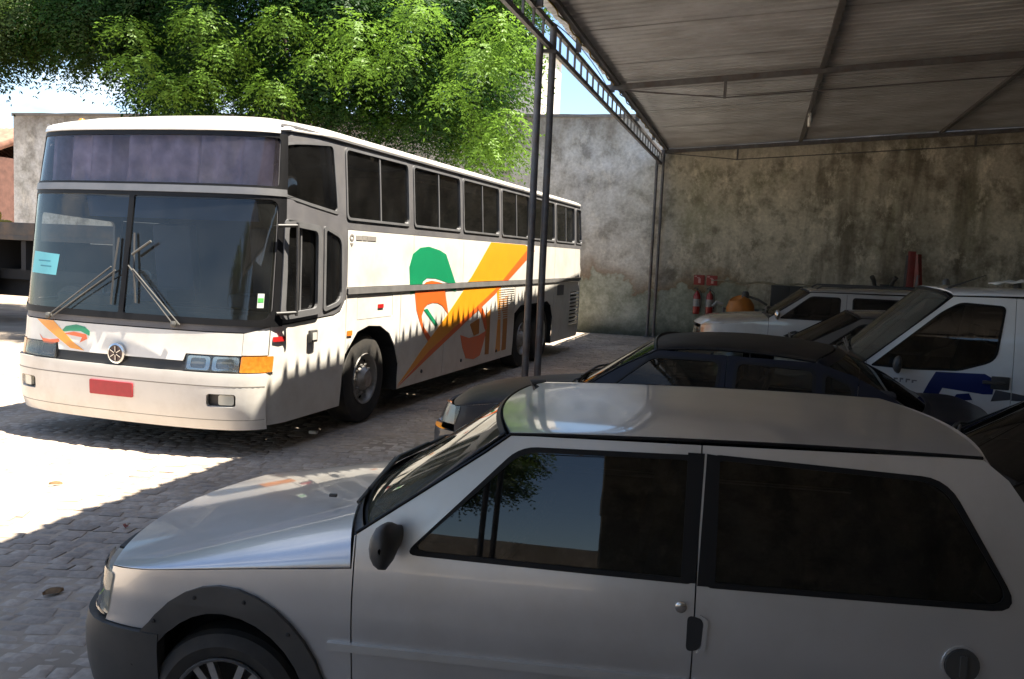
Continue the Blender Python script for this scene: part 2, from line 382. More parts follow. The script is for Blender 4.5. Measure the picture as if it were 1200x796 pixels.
# --- back wall: old cement render, moss, runs and a paler patched foot
def wall_material(name, base, dark, moss, foot=True):
    m = bpy.data.materials.new(name); m.use_nodes = True; n = m.node_tree.nodes; L = m.node_tree.links; b = n['Principled BSDF']; b.inputs['Roughness'].default_value = .9
    b.inputs['Specular IOR Level'].default_value = .2
    geo = n.new('ShaderNodeNewGeometry'); sx = n.new('ShaderNodeSeparateXYZ'); L.new(geo.outputs['Position'], sx.inputs[0])
    def noise(scale, detail=8, rough=.6, sc=(1, 1, 1)):
        mp = n.new('ShaderNodeMapping'); mp.inputs['Scale'].default_value = sc; L.new(geo.outputs['Position'], mp.inputs['Vector'])
        z = n.new('ShaderNodeTexNoise'); z.inputs['Scale'].default_value = scale; z.inputs['Detail'].default_value = detail; z.inputs['Roughness'].default_value = rough; L.new(mp.outputs[0], z.inputs['Vector']); return z.outputs['Fac']
    def rng_(v, a, b_, c=0., d=1.):
        r = n.new('ShaderNodeMapRange'); r.inputs[1].default_value = a; r.inputs[2].default_value = b_; r.inputs[3].default_value = c; r.inputs[4].default_value = d; L.new(v, r.inputs[0]); return r.outputs[0]
    def mul(a, b_):
        r = n.new('ShaderNodeMath'); r.operation = 'MULTIPLY'; L.new(a, r.inputs[0])
        if isinstance(b_, float): r.inputs[1].default_value = b_
        else: L.new(b_, r.inputs[1])
        return r.outputs[0]
    def add(a, b_):
        r = n.new('ShaderNodeMath'); r.operation = 'ADD'; L.new(a, r.inputs[0])
        if isinstance(b_, float): r.inputs[1].default_value = b_
        else: L.new(b_, r.inputs[1])
        return r.outputs[0]
    def mixc(f, a, col):
        r = n.new('ShaderNodeMix'); r.data_type = 'RGBA'; L.new(f, r.inputs['Factor']); L.new(a, r.inputs['A']) if not isinstance(a, tuple) else setattr(r.inputs['A'], 'default_value', (*a, 1)); r.inputs['B'].default_value = (*col, 1); return r.outputs['Result']
    big = noise(.45, 9, .62); mid = noise(2.2, 8, .65); fine = noise(14, 6, .6); runs = noise(1.6, 7, .6, (1.0, 1.0, .16))
    c = mixc(rng_(big, .38, .62), base, tuple(x * .68 for x in base))
    c = mixc(mul(rng_(mid, .48, .66), .75), c, dark)
    c = mixc(mul(rng_(runs, .5, .68), .8), c, tuple(x * .8 for x in dark))
    c = mixc(mul(rng_(noise(.9, 8, .7, (1, 1, .5)), .52, .66), .55), c, moss)
    c = mixc(mul(rng_(noise(2.6, 8, .72, (1, 1, .6)), .53, .66), .7), c, tuple(min(1, x * 1.3) for x in base))
    if foot:
        c = mixc(mul(mul(rng_(add(sx.outputs['X'], mul(add(noise(1.2, 6, .6), -.5), 1.6)), -3.0, -2.3, 1, 0), rng_(mid, .3, .62, 1, .3)), .85), c, (.80, .80, .79))  # paler outside the shed: open-sky brightness put into the wall colour
        edge = add(add(sx.outputs['Z'], mul(add(noise(.55, 5, .6), -.5), 2.2)), mul(add(mid, -.5), .35))
        xr = mul(rng_(sx.outputs['X'], -8.6, -8.2), rng_(sx.outputs['X'], -1.0, .2, 1, 0))
        pale = mul(rng_(edge, 1.46, 1.52, 1, 0), xr)
        rim = mul(mul(rng_(edge, 1.40, 1.5), rng_(edge, 1.5, 1.85, 1, 0)), xr)
        c = mixc(mul(rim, .7), c, (.20, .12, .05))
        c = mixc(mul(pale, .7), c, (.36, .40, .33))
        c = mixc(mul(mul(pale, rng_(mid, .42, .6)), .5), c, (.16, .19, .14))
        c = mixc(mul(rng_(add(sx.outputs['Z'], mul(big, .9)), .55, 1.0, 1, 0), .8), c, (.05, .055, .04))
        c = mixc(mul(rng_(add(sx.outputs['Z'], mul(runs, -1.6)), 3.9, 4.6), .55), c, (.15, .12, .085))
    mu = n.new('ShaderNodeMix'); mu.data_type = 'RGBA'; mu.blend_type = 'MULTIPLY'; mu.inputs['Factor'].default_value = 1; L.new(c, mu.inputs['A']); L.new(rng_(fine, .3, .7, .82, 1.15), mu.inputs['B'])
    L.new(mu.outputs['Result'], b.inputs['Base Color'])
    bp = n.new('ShaderNodeBump'); bp.inputs['Strength'].default_value = .55; bp.inputs['Distance'].default_value = .02; L.new(add(fine, mul(mid, 1.4)), bp.inputs['Height']); L.new(bp.outputs['Normal'], b.inputs['Normal'])
    return m
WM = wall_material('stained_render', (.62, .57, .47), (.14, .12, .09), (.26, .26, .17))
bw = thing('boundary_wall', 'tall stained grey cement wall behind the bus and parked cars', 'wall', (0, 0, 0))
def wall_grid(x0, x1, y0, y1, z1, nx):
    """a wall slab with a slightly uneven top"""
    mb = MB(); rows = []
    for i in range(nx + 1):
        x = x0 + (x1 - x0) * i / nx; t = z1 + random.uniform(-.015, .015)
        rows.append([(x, y0, -.05), (x, y0, t), (x, y1, t), (x, y1, -.05)])
    mb.grid(rows, closed=True); mb.f += [(0, 1, 2, 3), tuple(4 * nx + k for k in (3, 2, 1, 0))]; return mb
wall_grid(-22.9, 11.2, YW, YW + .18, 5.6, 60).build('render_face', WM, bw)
wall_grid(-22.95, 11.25, YW - .03, YW + .21, 5.68, 60).build('coping', mat('coping_cement', (.25, .23, .21), .9, vary=.3, vscale=2, dirt=(.05, .05, .045), damt=.8), bw)
bpy.data.objects['coping'].location.z = 0
for v in bpy.data.objects['coping'].data.vertices:
    if v.co.z < 1: v.co.z = 5.6 + random.uniform(-.006, .004)
mb = MB(); pts = []                                      # broken ridge of render along the wall
for i in range(40):
    x = -1.2 + i * .125; pts.append((x, YW - .004, 1.52 + .03 * math.sin(i * .8) + random.uniform(-.012, .012)))
mb.tube(pts, [random.uniform(.018, .035) for _ in pts], 6).build('render_ridge', mat('ridge_cement', (.3, .27, .2), .9, vary=.3), bw, smooth=60)
# --- right-hand and rear boundary (outside the picture; seen in reflections and in the light they return)
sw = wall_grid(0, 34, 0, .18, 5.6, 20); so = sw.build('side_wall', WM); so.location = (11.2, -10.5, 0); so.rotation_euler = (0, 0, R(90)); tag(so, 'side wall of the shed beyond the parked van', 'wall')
rw = wall_grid(-26, 11.3, -13.2, -13.0, 2.6, 40); ro = rw.build('rear_wall', wall_material('pale_render', (.55, .52, .46), (.3, .27, .23), (.3, .3, .22), False)); tag(ro, 'low pale wall closing the yard behind the photographer', 'wall')
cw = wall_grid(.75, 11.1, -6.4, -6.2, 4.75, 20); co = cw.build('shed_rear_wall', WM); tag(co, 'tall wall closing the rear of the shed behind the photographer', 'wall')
# ================================================================== the shed: pipe posts, lattice eave girder, trussed rafters, corrugated sheets
shed = thing('open_shed', 'open sided shed with corrugated roof on paired steel pipe posts', 'shed', (0, 0, 0))
STEEL = mat('painted_steel', (.12, .118, .125), .5, .3, vary=.25, vscale=8, dirt=(.11, .06, .035), dscale=5, damt=.5)
XE = -2.64
def roofz(x, y): return 4.80 + .073 * (x - XE) + (YW - y) * .009
for y in (-6.3,):
    for dx in (-.09, .09): mb = MB(); mb.tube([(-.95 + dx, y, -.02), (-.95 + dx, y, 4.85)], .044, 14); mb.lathe([(.09, 0), (.09, .012), (.05, .03)], (-.95 + dx, y, 0), n=12); mb.build('post', STEEL, shed, smooth=40)
for y in (10.8, -1.6, 23.16):
    for dx, dy in ((-.06, -.045), (.06, .045)) if y < 20 else ((-.07, 0), (.07, 0)):
        mb = MB(); x = XE - (.04 if y < 20 else 0) + dx * 1.15
        mb.tube([(x, y + dy, -.02), (x, y + dy, 4.62 + (.12 if dx > 0 else 0))], .044 if y < 20 else .038, 14); mb.lathe([(.09, 0), (.09, .012), (.05, .03)], (x, y + dy, 0.0), n=12)
        mb.build('post', STEEL, shed, smooth=40)
    MB().bar((XE - .11, y - .03, 4.42), (XE + .07, y + .03, 4.42), .05, .04).build('post_tie', STEEL, shed)
mb = MB(); mb.bar((XE, -10, 4.53), (XE, YW - .03, 4.44), .05, .06).build('bottom_chord', STEEL, shed)
MB().bar((XE, -10, 4.80), (XE, YW - .03, 4.70), .05, .06).build('top_chord', STEEL, shed)
y = -9.8
while y < YW:
    z = 4.53 - .09 * (y + 10) / 33.4; MB().bar((XE, y, z + .02), (XE, y, z + .27), .026, .03).build('lattice_bar', STEEL, shed); y += .46
for y in (-5.4, -1.6, 2.4, 6.4, 10.0, 12.2, 15.1, 18.2, 21.0):
    MB().bar((XE + .06, y, 4.72), (XE + .06, y, roofz(XE, y) + .02), .07, .05).build('roof_stub', STEEL, shed)
for yb in (-8.9, -.9, 7.1, 15.1, 23.2):                  # rafters along x, each trussed by a rod under a short strut
    mb = MB(); mb.bar((XE - .05, yb, roofz(XE, yb) - .085), (11.1, yb, roofz(11.1, yb) - .085), .06, .09); mb.build('rafter', STEEL, shed)
    xs = [XE + .1, -.75, 1.6, 4.6, 7.4, 10.8]
    for xm in (-.75, 4.6, 7.4): MB().bar((xm, yb, roofz(xm, yb) - .10), (xm, yb, roofz(xm, yb) - .40), .045, .045).build('strut', STEEL, shed)
    mb = MB(); P = []
    for x in xs: P.append((x, yb, roofz(x, yb) - (.12 if x in (xs[0], xs[-1]) else .385)))
    mb.tube(P, .011, 6).build('tie_rod', STEEL, shed)
for xp in (-2.5, .72, 3.85, 7.0, 10.2):
    MB().bar((xp, -10, roofz(xp, -10) - .032), (xp, YW - .02, roofz(xp, YW) - .032), .08, .055).build('purlin', STEEL, shed)
SHEET = mat('galvanised_sheet', (.50, .505, .53), .5, .15, vary=.18, vscale=1.2, dirt=(.22, .19, .18), dscale=.8, damt=.5)
PITCH = .20; NW = 5; SWID = PITCH * NW; y0 = -10.0; k = 0
while y0 < YW - .3:                                      # corrugated sheets, side by side, each lapping the last
    w = min(SWID, YW - .02 - y0); prof = [(-.045, 0)]; rows = []
    for q in range(int(w / PITCH + .001)): prof += [(q * PITCH, 0), (q * PITCH + .118, 0), (q * PITCH + .132, 1), (q * PITCH + .180, 1), (q * PITCH + .194, 0)]
    prof.append((w + (.045 if w >= SWID - .001 else 0), 0)); prof[1] = (.01, 0); skew = random.uniform(-.02, .02); lift = .006 * (k % 2); jag = [random.uniform(-.012, .012) for _ in range(10)]
    for dy_, wv in prof:
        yy = y0 + dy_; zz = .045 * wv - .02 + lift
        edge = XE - .12 + .2 * (yy - 7) / 11 * .9 + skew - .022 * wv + jag[max(0, int((yy - y0) / PITCH + .25))]
        rows.append([(x, yy, roofz(x, yy) + .024 + zz + .01 * math.sin(x * .7 + y0 * .25)) for x in (edge, -1.2, .6, 2.4, 4.2, 6.0, 8.6, 11.3)])
    mb = MB(); mb.grid(rows); o = mb.build('roof_sheet', SHEET, shed, recalc=False)
    md = o.modifiers.new('t', 'SOLIDIFY'); md.thickness = .0015
    y0 += SWID - .0; k += 1
CAB = mat('yellow_cable', (.35, .24, .03), .6, vary=.3)
mb = MB(); P = []
for i in range(90): t = i / 89; y = 4 + 19 * t; P.append((XE + .1 + .02 * math.sin(i * 1.9), y, roofz(XE, y) - .035 - .035 * abs(math.sin(i * .55))))
mb.tube(P, .011, 6).build('cable', CAB, shed)
mb = MB(); P = []
for i in range(40): t = i / 39; y = 6 + 9.0 * t; P.append((XE + .02, y, 4.70 + .16 * abs(math.sin(t * 6.3)) ** .6))
mb.tube(P, .007, 5).build('cable', STEEL, shed)
mb = MB(); P = [(XE + .1 + 3.2 * i / 20, 14.9, roofz(XE, 14.9) - .15 - .10 * math.sin(math.pi * i / 20)) for i in range(21)] + [(.68, 15.2 + .35 * i, 4.85) for i in range(11)]
mb.tube(P, .006, 5).build('cable', STEEL, shed)
lamp = thing('hanging_lamp', 'unlit white tube lamp hanging from the shed roof', 'lamp', (.70, 18.5, 0))
MB().tube([(0, 0, roofz(.7, 18.5) - .06), (.01, 0, 4.93)], .006, 6).build('cord', STEEL, lamp)
MB().lathe([(.02, .11), (.035, .08), (.035, .05), (.028, .04)], (.01, 0, 4.83), n=16).build('lamp_holder', mat('white_plastic', (.7, .7, .68), .4), lamp, smooth=50)
MB().lathe([(.026, .05), (.034, 0), (.034, -.12), (.028, -.15), (.012, -.16)], (.01, 0, 4.83), n=16).build('lamp_bulb', mat('lamp_white', (.85, .85, .82), .3), lamp, smooth=50)
# ================================================================== vehicles: shared pieces
RUBBER = mat('tyre_rubber', (.022, .021, .02), .75, vary=.2, vscale=20, dirt=(.10, .085, .065), dscale=4, damt=.35)
BLACKP = mat('black_plastic', (.05, .049, .048), .5, vary=.15, dirt=(.09, .08, .07), dscale=6, damt=.3)
DARKIN = mat('dark_interior', (.02, .02, .021), .8)
SEATC = mat('seat_cloth', (.055, .055, .06), .9, vary=.2, vscale=20)
CHROME = mat('dull_chrome', (.6, .6, .6), .22, 1.0, vary=.1)
ALLOY = mat('alloy_silver', (.42, .42, .42), .35, .8, vary=.12, dirt=(.1, .085, .07), dscale=8, damt=.5)
SEALM = mat('rubber_seal', (.007, .007, .008), .5, spec=.25)
def wheel(parent, x, y, r, rr, w, sg, style):
    """y = wheel centre; sg = -1 on the -y side. The rim is the wheel, the tyre its part"""
    ax = (0, sg, 0); c = (x, y, r); mb = MB(); ho = w / 2
    if style == 'bus':
        mb.lathe([(rr * 1.0, ho - .01), (rr * .99, ho + .004), (rr * .93, ho - .004), (rr * .88, ho - .05), (rr * .80, ho - .10), (rr * .62, ho - .055), (rr * .50, ho - .045), (rr * .47, ho - .02), (rr * .36, ho + .015), (rr * .33, ho + .03), (.0, ho + .035)], c, ax, 40, cap=False)
        for k in range(10):
            a = 2 * math.pi * k / 10; mb.lathe([(.016, 0), (.016, .03), (.010, .04)], (x + rr * .56 * math.cos(a), y + sg * (ho - .055), r + rr * .56 * math.sin(a)), ax, 6)
        m = mat('wheel_steel', (.40, .385, .36), .4, .5, vary=.2, dirt=(.12, .09, .06), dscale=7, damt=.7)
    elif style == 'alloy':
        mb.lathe([(rr, ho - .005), (rr * .985, ho + .004), (rr * .93, ho - .006), (rr * .9, ho - .05), (rr * .88, -ho + .02)], c, ax, 40, cap=False)
        mb.lathe([(rr * .25, ho - .06), (rr * .25, ho - .022), (rr * .17, ho - .012), (.0, ho - .010)], c, ax, 24)
        for k in range(12):
            a = 2 * math.pi * (k // 2) / 6 + (.17 if k % 2 else -.17); q = Matrix.Rotation(-a * sg, 3, 'Y') if sg > 0 else Matrix.Rotation(-a, 3, 'Y')
            mid = rr * .57; mb.box((x + mid * math.cos(a), y + sg * (ho - .035), r + mid * math.sin(a)), (rr * .72, .026, rr * .13), Matrix.Rotation(-a, 3, 'Y'))
        m = ALLOY
    else:
        mb.lathe([(rr, ho - .005), (rr * .985, ho + .004), (rr * .92, ho - .006), (rr * .8, ho - .03), (rr * .6, ho - .015), (rr * .3, ho + .004), (.0, ho + .008)], c, ax, 32, cap=False)
        for k in range(9):
            a = 2 * math.pi * k / 9; mb.box((x + rr * .72 * math.cos(a), y + sg * (ho - .016), r + rr * .72 * math.sin(a)), (rr * .3, .014, rr * .12), Matrix.Rotation(-a, 3, 'Y'))
        m = ALLOY
    wo = mb.build('wheel', m, parent, smooth=35); t = MB()
    t.lathe([(rr * .97, -ho + .03), (rr * 1.0, -ho + .012), (rr + .45 * (r - rr), -ho), (r * .965, -ho + .02), (r * .992, -ho + .045), (r, -ho * .5), (r, ho * .5), (r * .992, ho - .045), (r * .965, ho - .02), (rr + .45 * (r - rr), ho), (rr * 1.0, ho - .012), (rr * .97, ho - .03)], c, ax, 48, cap=False)
    t.lathe([(rr * .97, -ho + .03), (0, -ho + .04)], c, ax, 24, cap=False)
    t.build('tyre', RUBBER, wo, smooth=40)
    if style == 'bus':
        for k in range(8):
            a = 2 * math.pi * k / 8 + .2; q = MB().lathe([(.0, .004), (rr * .09, 0)], (x + rr * .77 * math.cos(a), y + sg * (ho - .083), r + rr * .77 * math.sin(a)), ax, 12, cap=False); q.build('hand_hole', DARKIN, wo)
    else: MB().lathe([(rr * .86, -.02), (0, -.02)], c, ax, 32, cap=False).build('brake_disc', mat('brake_iron', (.05, .045, .04), .6, .4), wo)
    return wo
# ================================================================== the coach
HWB = 1.45; KB = HWB / 1.36
bus = thing('coach', 'long white coach with orange and green livery beside the shed', 'bus', (-4.23 - HWB * math.cos(R(2.3)), 7.16 + HWB * math.sin(R(2.3)), 0), R(90 - 2.3))
WHITE = mat('coach_white', (.74, .715, .66), .32, vary=.05, vscale=2, coat=.5, dirt=(.48, .42, .34), dscale=1.7, damt=.5)
BAND = mat('coach_grey_band', (.115, .112, .118), .5, vary=.12, vscale=4, dirt=(.2, .19, .17), dscale=3, damt=.35)
FRAMEM = mat('window_aluminium', (.20, .20, .205), .45, .4, vary=.1)
BTINT = glass('coach_tinted_glass', (.05, .05, .055), .9, .03, .05, (.12, .12, .12))
WSG = glass('coach_windscreen', (.42, .47, .47), 1.0, .02, .05, (.22, .23, .22))
UPG = glass('coach_upper_glass', (.74, .71, .78), .9, .03, .12, (.20, .18, .22))
ORANGE = mat('livery_orange', (.85, .33, .015), .35, vary=.05, coat=.4); RED = mat('livery_red_orange', (.75, .13, .02), .35, vary=.06, coat=.4); GREEN = mat('livery_green', (.008, .24, .10), .35, vary=.06, coat=.4)
BROWN = mat('livery_ochre', (.45, .17, .02), .4, vary=.06)
BW = Wrap([(x, y * KB) for x, y in [(-.25, 0), (-.245, .3), (-.228, .6), (-.185, .9), (-.10, 1.14), (.02, 1.275), (.19, 1.345), (.42, 1.36), (1.2, 1.36), (4, 1.36), (8, 1.36), (11.6, 1.36), (12.05, 1.345), (12.3, 1.24), (12.42, .95), (12.47, .5), (12.48, 0)]],
          [(.2, .982), (.5, .995), (1.0, 1.0), (1.6, 1.0), (2.2, .993), (2.9, .966), (3.1, .952)], [(.2, .08), (.34, .02), (.5, -.01), (.75, -.01), (.9, .02), (1.2, .06), (1.8, .14), (2.4, .22), (2.95, .32), (3.1, .36)],
          [(.2, .06), (1, 0), (2, .05), (3.1, .25)], .95, (5, 0, 1.6))
BW.cs = KB
xs_ = BW.xa
WIN = [(1.44, 3.00), (3.15, 4.72), (4.84, 6.41), (6.54, 8.06), (8.20, 9.73), (9.86, 11.33), (11.47, 12.04)]
def bs(poly, sg): return BW.side(poly, sg)
GAP = .006
for sg in (1, -1):
    near_side = sg == 1
    # upper white panels
    cuts = [1.46, 3.15, 4.86, 6.53, 8.17, 9.80, 11.44, 12.25]
    for a, b in zip(cuts, cuts[1:]):
        panel('side_panel', BW, bs(rect(a + GAP * .6, b - GAP * .6, 1.535, 2.135), sg), WHITE, bus, du=.6, dv=.2)
    # grey window band with its windows
    holes = [rect(a, b, 2.25, 2.975, .07) for a, b in WIN]; front_win = rp([(.15, 2.40), (1.26, 2.29), (1.20, 2.98), (.15, 2.88)], .06)
    door_w1 = rp([(.17, 1.27), (.86, 1.30), (.86, 2.14), (.17, 2.18)], .07); door_w2 = rp([(.97, 1.31), (1.36, 1.38), (1.34, 2.06), (.97, 2.15)], [.06, .14, .1, .05])
    if near_side:
        band = [(.075, 1.215), (1.20, 1.265), (1.33, 1.30), (1.42, 1.40), (1.45, 1.56), (1.455, 2.14), (12.2, 2.14), (12.16, 3.04), (.075, 3.04)]
        hs = holes + [front_win, door_w1, door_w2]
    else:
        band = [(.075, 1.215), (1.455, 1.25), (1.455, 2.14), (12.2, 2.14), (12.16, 3.04), (.075, 3.04)]; hs = holes + [front_win, rp([(.17, 1.30), (1.33, 1.33), (1.33, 2.12), (.17, 2.18)], .07)]
    panel('window_band', BW, bs(band, sg), BAND, bus, [bs(h, sg) for h in hs], du=.25, dv=.25, thick=.03)
    def window(outline, name='window', split=None, fr=.014, proud=.012):
        x0 = min(p[0] for p in outline); x1 = max(p[0] for p in outline); z0 = min(p[1] for p in outline); z1 = max(p[1] for p in outline); cx, cz = (x0 + x1) / 2, (z0 + z1) / 2
        def sc(poly, d): return [(cx + (p[0] - cx) * (1 - 2 * d / (x1 - x0)), cz + (p[1] - cz) * (1 - 2 * d / (z1 - z0))) for p in poly]
        f = panel(name, BW, bs(sc(outline, -.012), sg), FRAMEM, bus, [bs(sc(outline, fr), sg)], off=proud, thick=.03, du=.3, dv=.3)
        inner = sc(outline, fr - .006)
        if split is None: panel('pane', BW, bs(inner, sg), BTINT, f, off=-.004, thick=.005, du=.4, dv=.3)
        else:
            panel('pane', BW, bs(clipx(inner, x0, split - .004), sg), BTINT, f, off=-.006, thick=.005, du=.4, dv=.3)
            panel('pane', BW, bs(clipx(inner, split + .004, x1), sg), BTINT, f, off=-.014, thick=.005, du=.4, dv=.3)
            panel('mullion', BW, bs(rect(split - .014, split + .014, z0 + fr * .7, z1 - fr * .7), sg), FRAMEM, f, off=.004, thick=.02, du=.3, dv=.4)
        return f
    for i, (a, b) in enumerate(WIN): window(rect(a, b, 2.25, 2.975, .07), split=(a + b) / 2 + .02 if i < 6 else None)
    window(front_win, fr=.02, proud=.006)
    # lower body
    arch_f = [(1.40 + .0, .27), (1.42, .60), (1.52, .88), (1.72, 1.05), (1.98, 1.10), (2.28, 1.08), (2.52, .98), (2.70, .80), (2.79, .55), (2.80, .27)]
    arch_r = [(7.34, .27), (7.36, .70), (7.46, .98), (7.68, 1.10), (9.40, 1.11), (9.66, 1.02), (9.79, .80), (9.82, .27)]
    if near_side:
        window(door_w1, 'door_window', split=.52, fr=.05, proud=.03); window(door_w2, 'door_window', fr=.03, proud=.012)
        door = panel('front_door', BW, bs([(.085, .285), (1.385, .285), (1.40, .60), (1.45, .82), (1.445, 1.53), (1.452, 1.56), (1.44, 1.40), (1.345, 1.285), (1.20, 1.25), (.085, 1.20)], sg), WHITE, bus, du=.25, dv=.25)
        MB().box((.74, -1.385 * KB, 1.075), (.14, .03, .12)).build('handle', BLACKP, door, bevel=.01); MB().box((.74, -1.39 * KB, 1.075), (.08, .035, .07)).build('handle_recess', mat('handle_white', (.5, .48, .45), .4), door)
        panel('reflector', BW, bs(rect(.11, .27, 1.06, 1.105, .01), sg), mat('reflector_red', (.5, .02, .02), .25, coat=.6), door, off=.006, thick=.008)
        window_bar = MB(); window_bar.tube([(.30, -1.55, 2.16), (.30, -1.56, 1.72), (.31, -1.55, 1.30)], .014, 8); window_bar.tube([(.16, -1.43, 2.12), (.30, -1.55, 2.13)], .016, 8); window_bar.tube([(.16, -1.43, 1.32), (.31, -1.55, 1.33)], .016, 8); window_bar.build('mirror_arm', BLACKP, bus, smooth=50)
    else:
        panel('side_panel', BW, bs([(.085, .285), (1.385, .285), (1.40, .60), (1.45, .82), (1.452, 1.24), (.085, 1.20)], sg), WHITE, bus, du=.3, dv=.25)
    pa = [(1.455, .83)] + [(x, z) for x, z in arch_f if 1.5 < x < 2.75] + [(2.80, .60), (2.80, 1.455), (1.455, 1.455)]
    flap = rect(1.70, 2.58, 1.175, 1.45, .015)
    panel('wheel_arch_panel', BW, bs(pa, sg), WHITE, bus, [bs(flap, sg)], du=.3, dv=.2)
    fl = panel('filler_flap', BW, bs(rect(1.706, 2.574, 1.181, 1.444, .015), sg), WHITE, bus, du=.4, dv=.2, off=-.001)
    panel('marker_lamp', BW, bs(rect(2.19, 2.33, 1.285, 1.33, .008), sg), MATS.get('reflector_red') or mat('reflector_red', (.5, .02, .02), .25, coat=.6), fl, off=.008, thick=.01)
    panel('marker_lamp', BW, bs(rect(1.475, 1.585, 1.02, 1.075, .008), sg), mat('reflector_amber', (.7, .2, .02), .25, coat=.6), bus, off=.010, thick=.012)
    low = [2.805, 4.22, 5.62, 7.34]
    for a, b in zip(low, low[1:]):
        lk = panel('luggage_door', BW, bs(rect(a + GAP, b - GAP, .28, 1.455), sg), WHITE, bus, du=.5, dv=.25)
        MB().lathe([(.0, .012), (.022, .01), (.026, 0)], ((a + b) / 2, -sg * 1.442, .42), (0, -sg, 0), 12, cap=False).build('lock', BLACKP, lk)
    panel('wheel_arch_panel', BW, bs([(7.345, .98)] + [(x, z) for x, z in arch_r if 7.5 < x < 9.7] + [(9.815, .80), (9.825, 1.455), (7.345, 1.455)], sg), WHITE, bus, du=.4, dv=.2)
    vent = rect(11.14, 11.90, .54, 1.24)
    panel('engine_panel', BW, bs(rect(9.835, 12.2, .28, 1.455), sg), WHITE, bus, [bs(vent, sg)], du=.4, dv=.25)
    bk = panel('vent_recess', BW, bs(vent, sg), DARKIN, bus, off=-.05, thick=0, du=.4, dv=.4)
    for k in range(9): MB().box((11.52, -sg * 1.435, .58 + k * .077), (.76, .05, .022), Matrix.Rotation(R(28 * sg), 3, 'X')).build('vent_slat', WHITE, bk)
    panel('small_hatch', BW, bs(rect(10.06, 10.56, 1.20, 1.40, .02), sg), BAND, bus, off=.006, thick=.01, du=.4)
    panel('belt_moulding', BW, bs(rect(1.46, 12.2, 1.462, 1.528, .01), sg), mat('moulding_grey', (.16, .155, .15), .5, vary=.15), bus, off=.016, thick=.03, du=.5, dv=.1)
    panel('drip_rail', BW, bs(rect(.08, 12.2, 3.03, 3.055), sg), BAND, bus, off=.02, thick=.03, du=.3, dv=.1)
    for xw in (2.02, 7.98, 9.18): wheel(bus, xw, -sg * 1.26, .50, .285, .30, -sg, 'bus')
    for x0, x1, a in ((1.40, 2.80, arch_f), (7.34, 9.82, arch_r)):      # dark wheel housings
        mb = MB(); mb.grid([[(x, -sg * 1.43, z), (x, -sg * .75, z)] for x, z in a]); mb.add([(x, -sg * .75, z) for x, z in a], [tuple(range(len(a)))]); mb.build('wheel_housing', DARKIN, bus, recalc=False)
# livery of the near side
LV = [('livery_wing', GREEN, [(3.05, 1.55), (3.02, 1.75), (3.12, 1.91), (3.34, 1.99), (3.61, 2.01), (3.97, 1.97), (4.20, 1.92), (4.57, 1.535), (4.30, 1.535), (4.05, 1.575), (3.86, 1.60), (3.57, 1.61), (3.45, 1.57), (3.43, 1.535), (3.05, 1.535)]),
      ('livery_wing', GREEN, [(3.06, 1.455), (3.36, 1.455), (3.36, 1.44), (3.08, 1.42)]), ('livery_wing', GREEN, [(4.34, 1.455), (4.60, 1.455), (4.59, 1.415), (4.50, 1.425)]),
      ('livery_body', RED, [(3.20, 1.455), (4.18, 1.455), (4.35, 1.11), (4.11, 1.24), (3.95, 1.28), (3.78, 1.29), (3.62, 1.275), (3.52, 1.235), (3.44, 1.13), (3.47, 1.05), (3.52, .99), (3.76, .84), (3.68, .79), (3.50, .93), (3.36, 1.10), (3.27, 1.22)]),
      ('livery_body', RED, [(3.48, 1.535), (3.55, 1.56), (3.72, 1.575), (3.95, 1.555), (4.10, 1.535)]),
      ('livery_stripe', GREEN, [(3.50, 1.21), (3.61, 1.22), (3.99, .99), (3.92, .97)]),
      ('livery_blade', ORANGE, [(5.06, 1.54), (5.20, 1.61), (6.02, 2.13), (7.80, 2.13), (8.20, 2.06), (7.0, 1.61), (6.80, 1.54)]),
      ('livery_blade', ORANGE, [(2.82, .32), (3.48, .69), (4.28, 1.09), (4.95, 1.452), (6.45, 1.452), (6.2, 1.37), (3.73, .655)]),
      ('livery_edge', RED, [(7.88, 2.03), (8.40, 2.045), (6.92, 1.537), (6.62, 1.537)]), ('livery_edge', RED, [(2.82, .30), (3.73, .66), (6.20, 1.385), (6.42, 1.452), (6.60, 1.452), (6.28, 1.33), (3.9, .63)]),
      ('livery_cup', RED, [(4.84, .79), (5.2, .72), (5.60, .73), (5.95, .78), (5.72, .42), (5.45, .385), (5.12, .43), (4.95, .60)]),
      ('livery_cup', RED, [(5.50, 1.15), (5.66, 1.06), (5.78, .92), (5.88, .80), (5.98, .80), (5.90, .98), (5.75, 1.12), (5.58, 1.19)]),
      ('livery_bar', BROWN, [(5.21, .92), (5.60, .99), (5.62, .76), (5.40, .74)]), ('livery_bar', BROWN, [(5.88, 1.02), (6.10, 1.10), (6.13, .40), (5.95, .41)]), ('livery_bar', BROWN, [(6.46, 1.19), (6.95, 1.30), (6.98, .40), (6.76, .40), (6.74, 1.0)]),
      ('livery_bar', ORANGE, [(6.35, 1.42), (6.57, 1.42), (6.60, 1.0), (6.68, .40), (6.44, .40), (6.48, 1.0)])]
decal_n = 0
for nm, m, poly in LV:
    decal_n += 1; panel(nm, BW, bs(poly, 1), m, bus, off=.0022 + .0004 * (decal_n % 7), thick=.003, du=.6, dv=.3)
for k in range(14): MB().box((6.88, -1.454, .93 + .036 * k), (.82, .006, .011)).build('louvre', WHITE, bus)
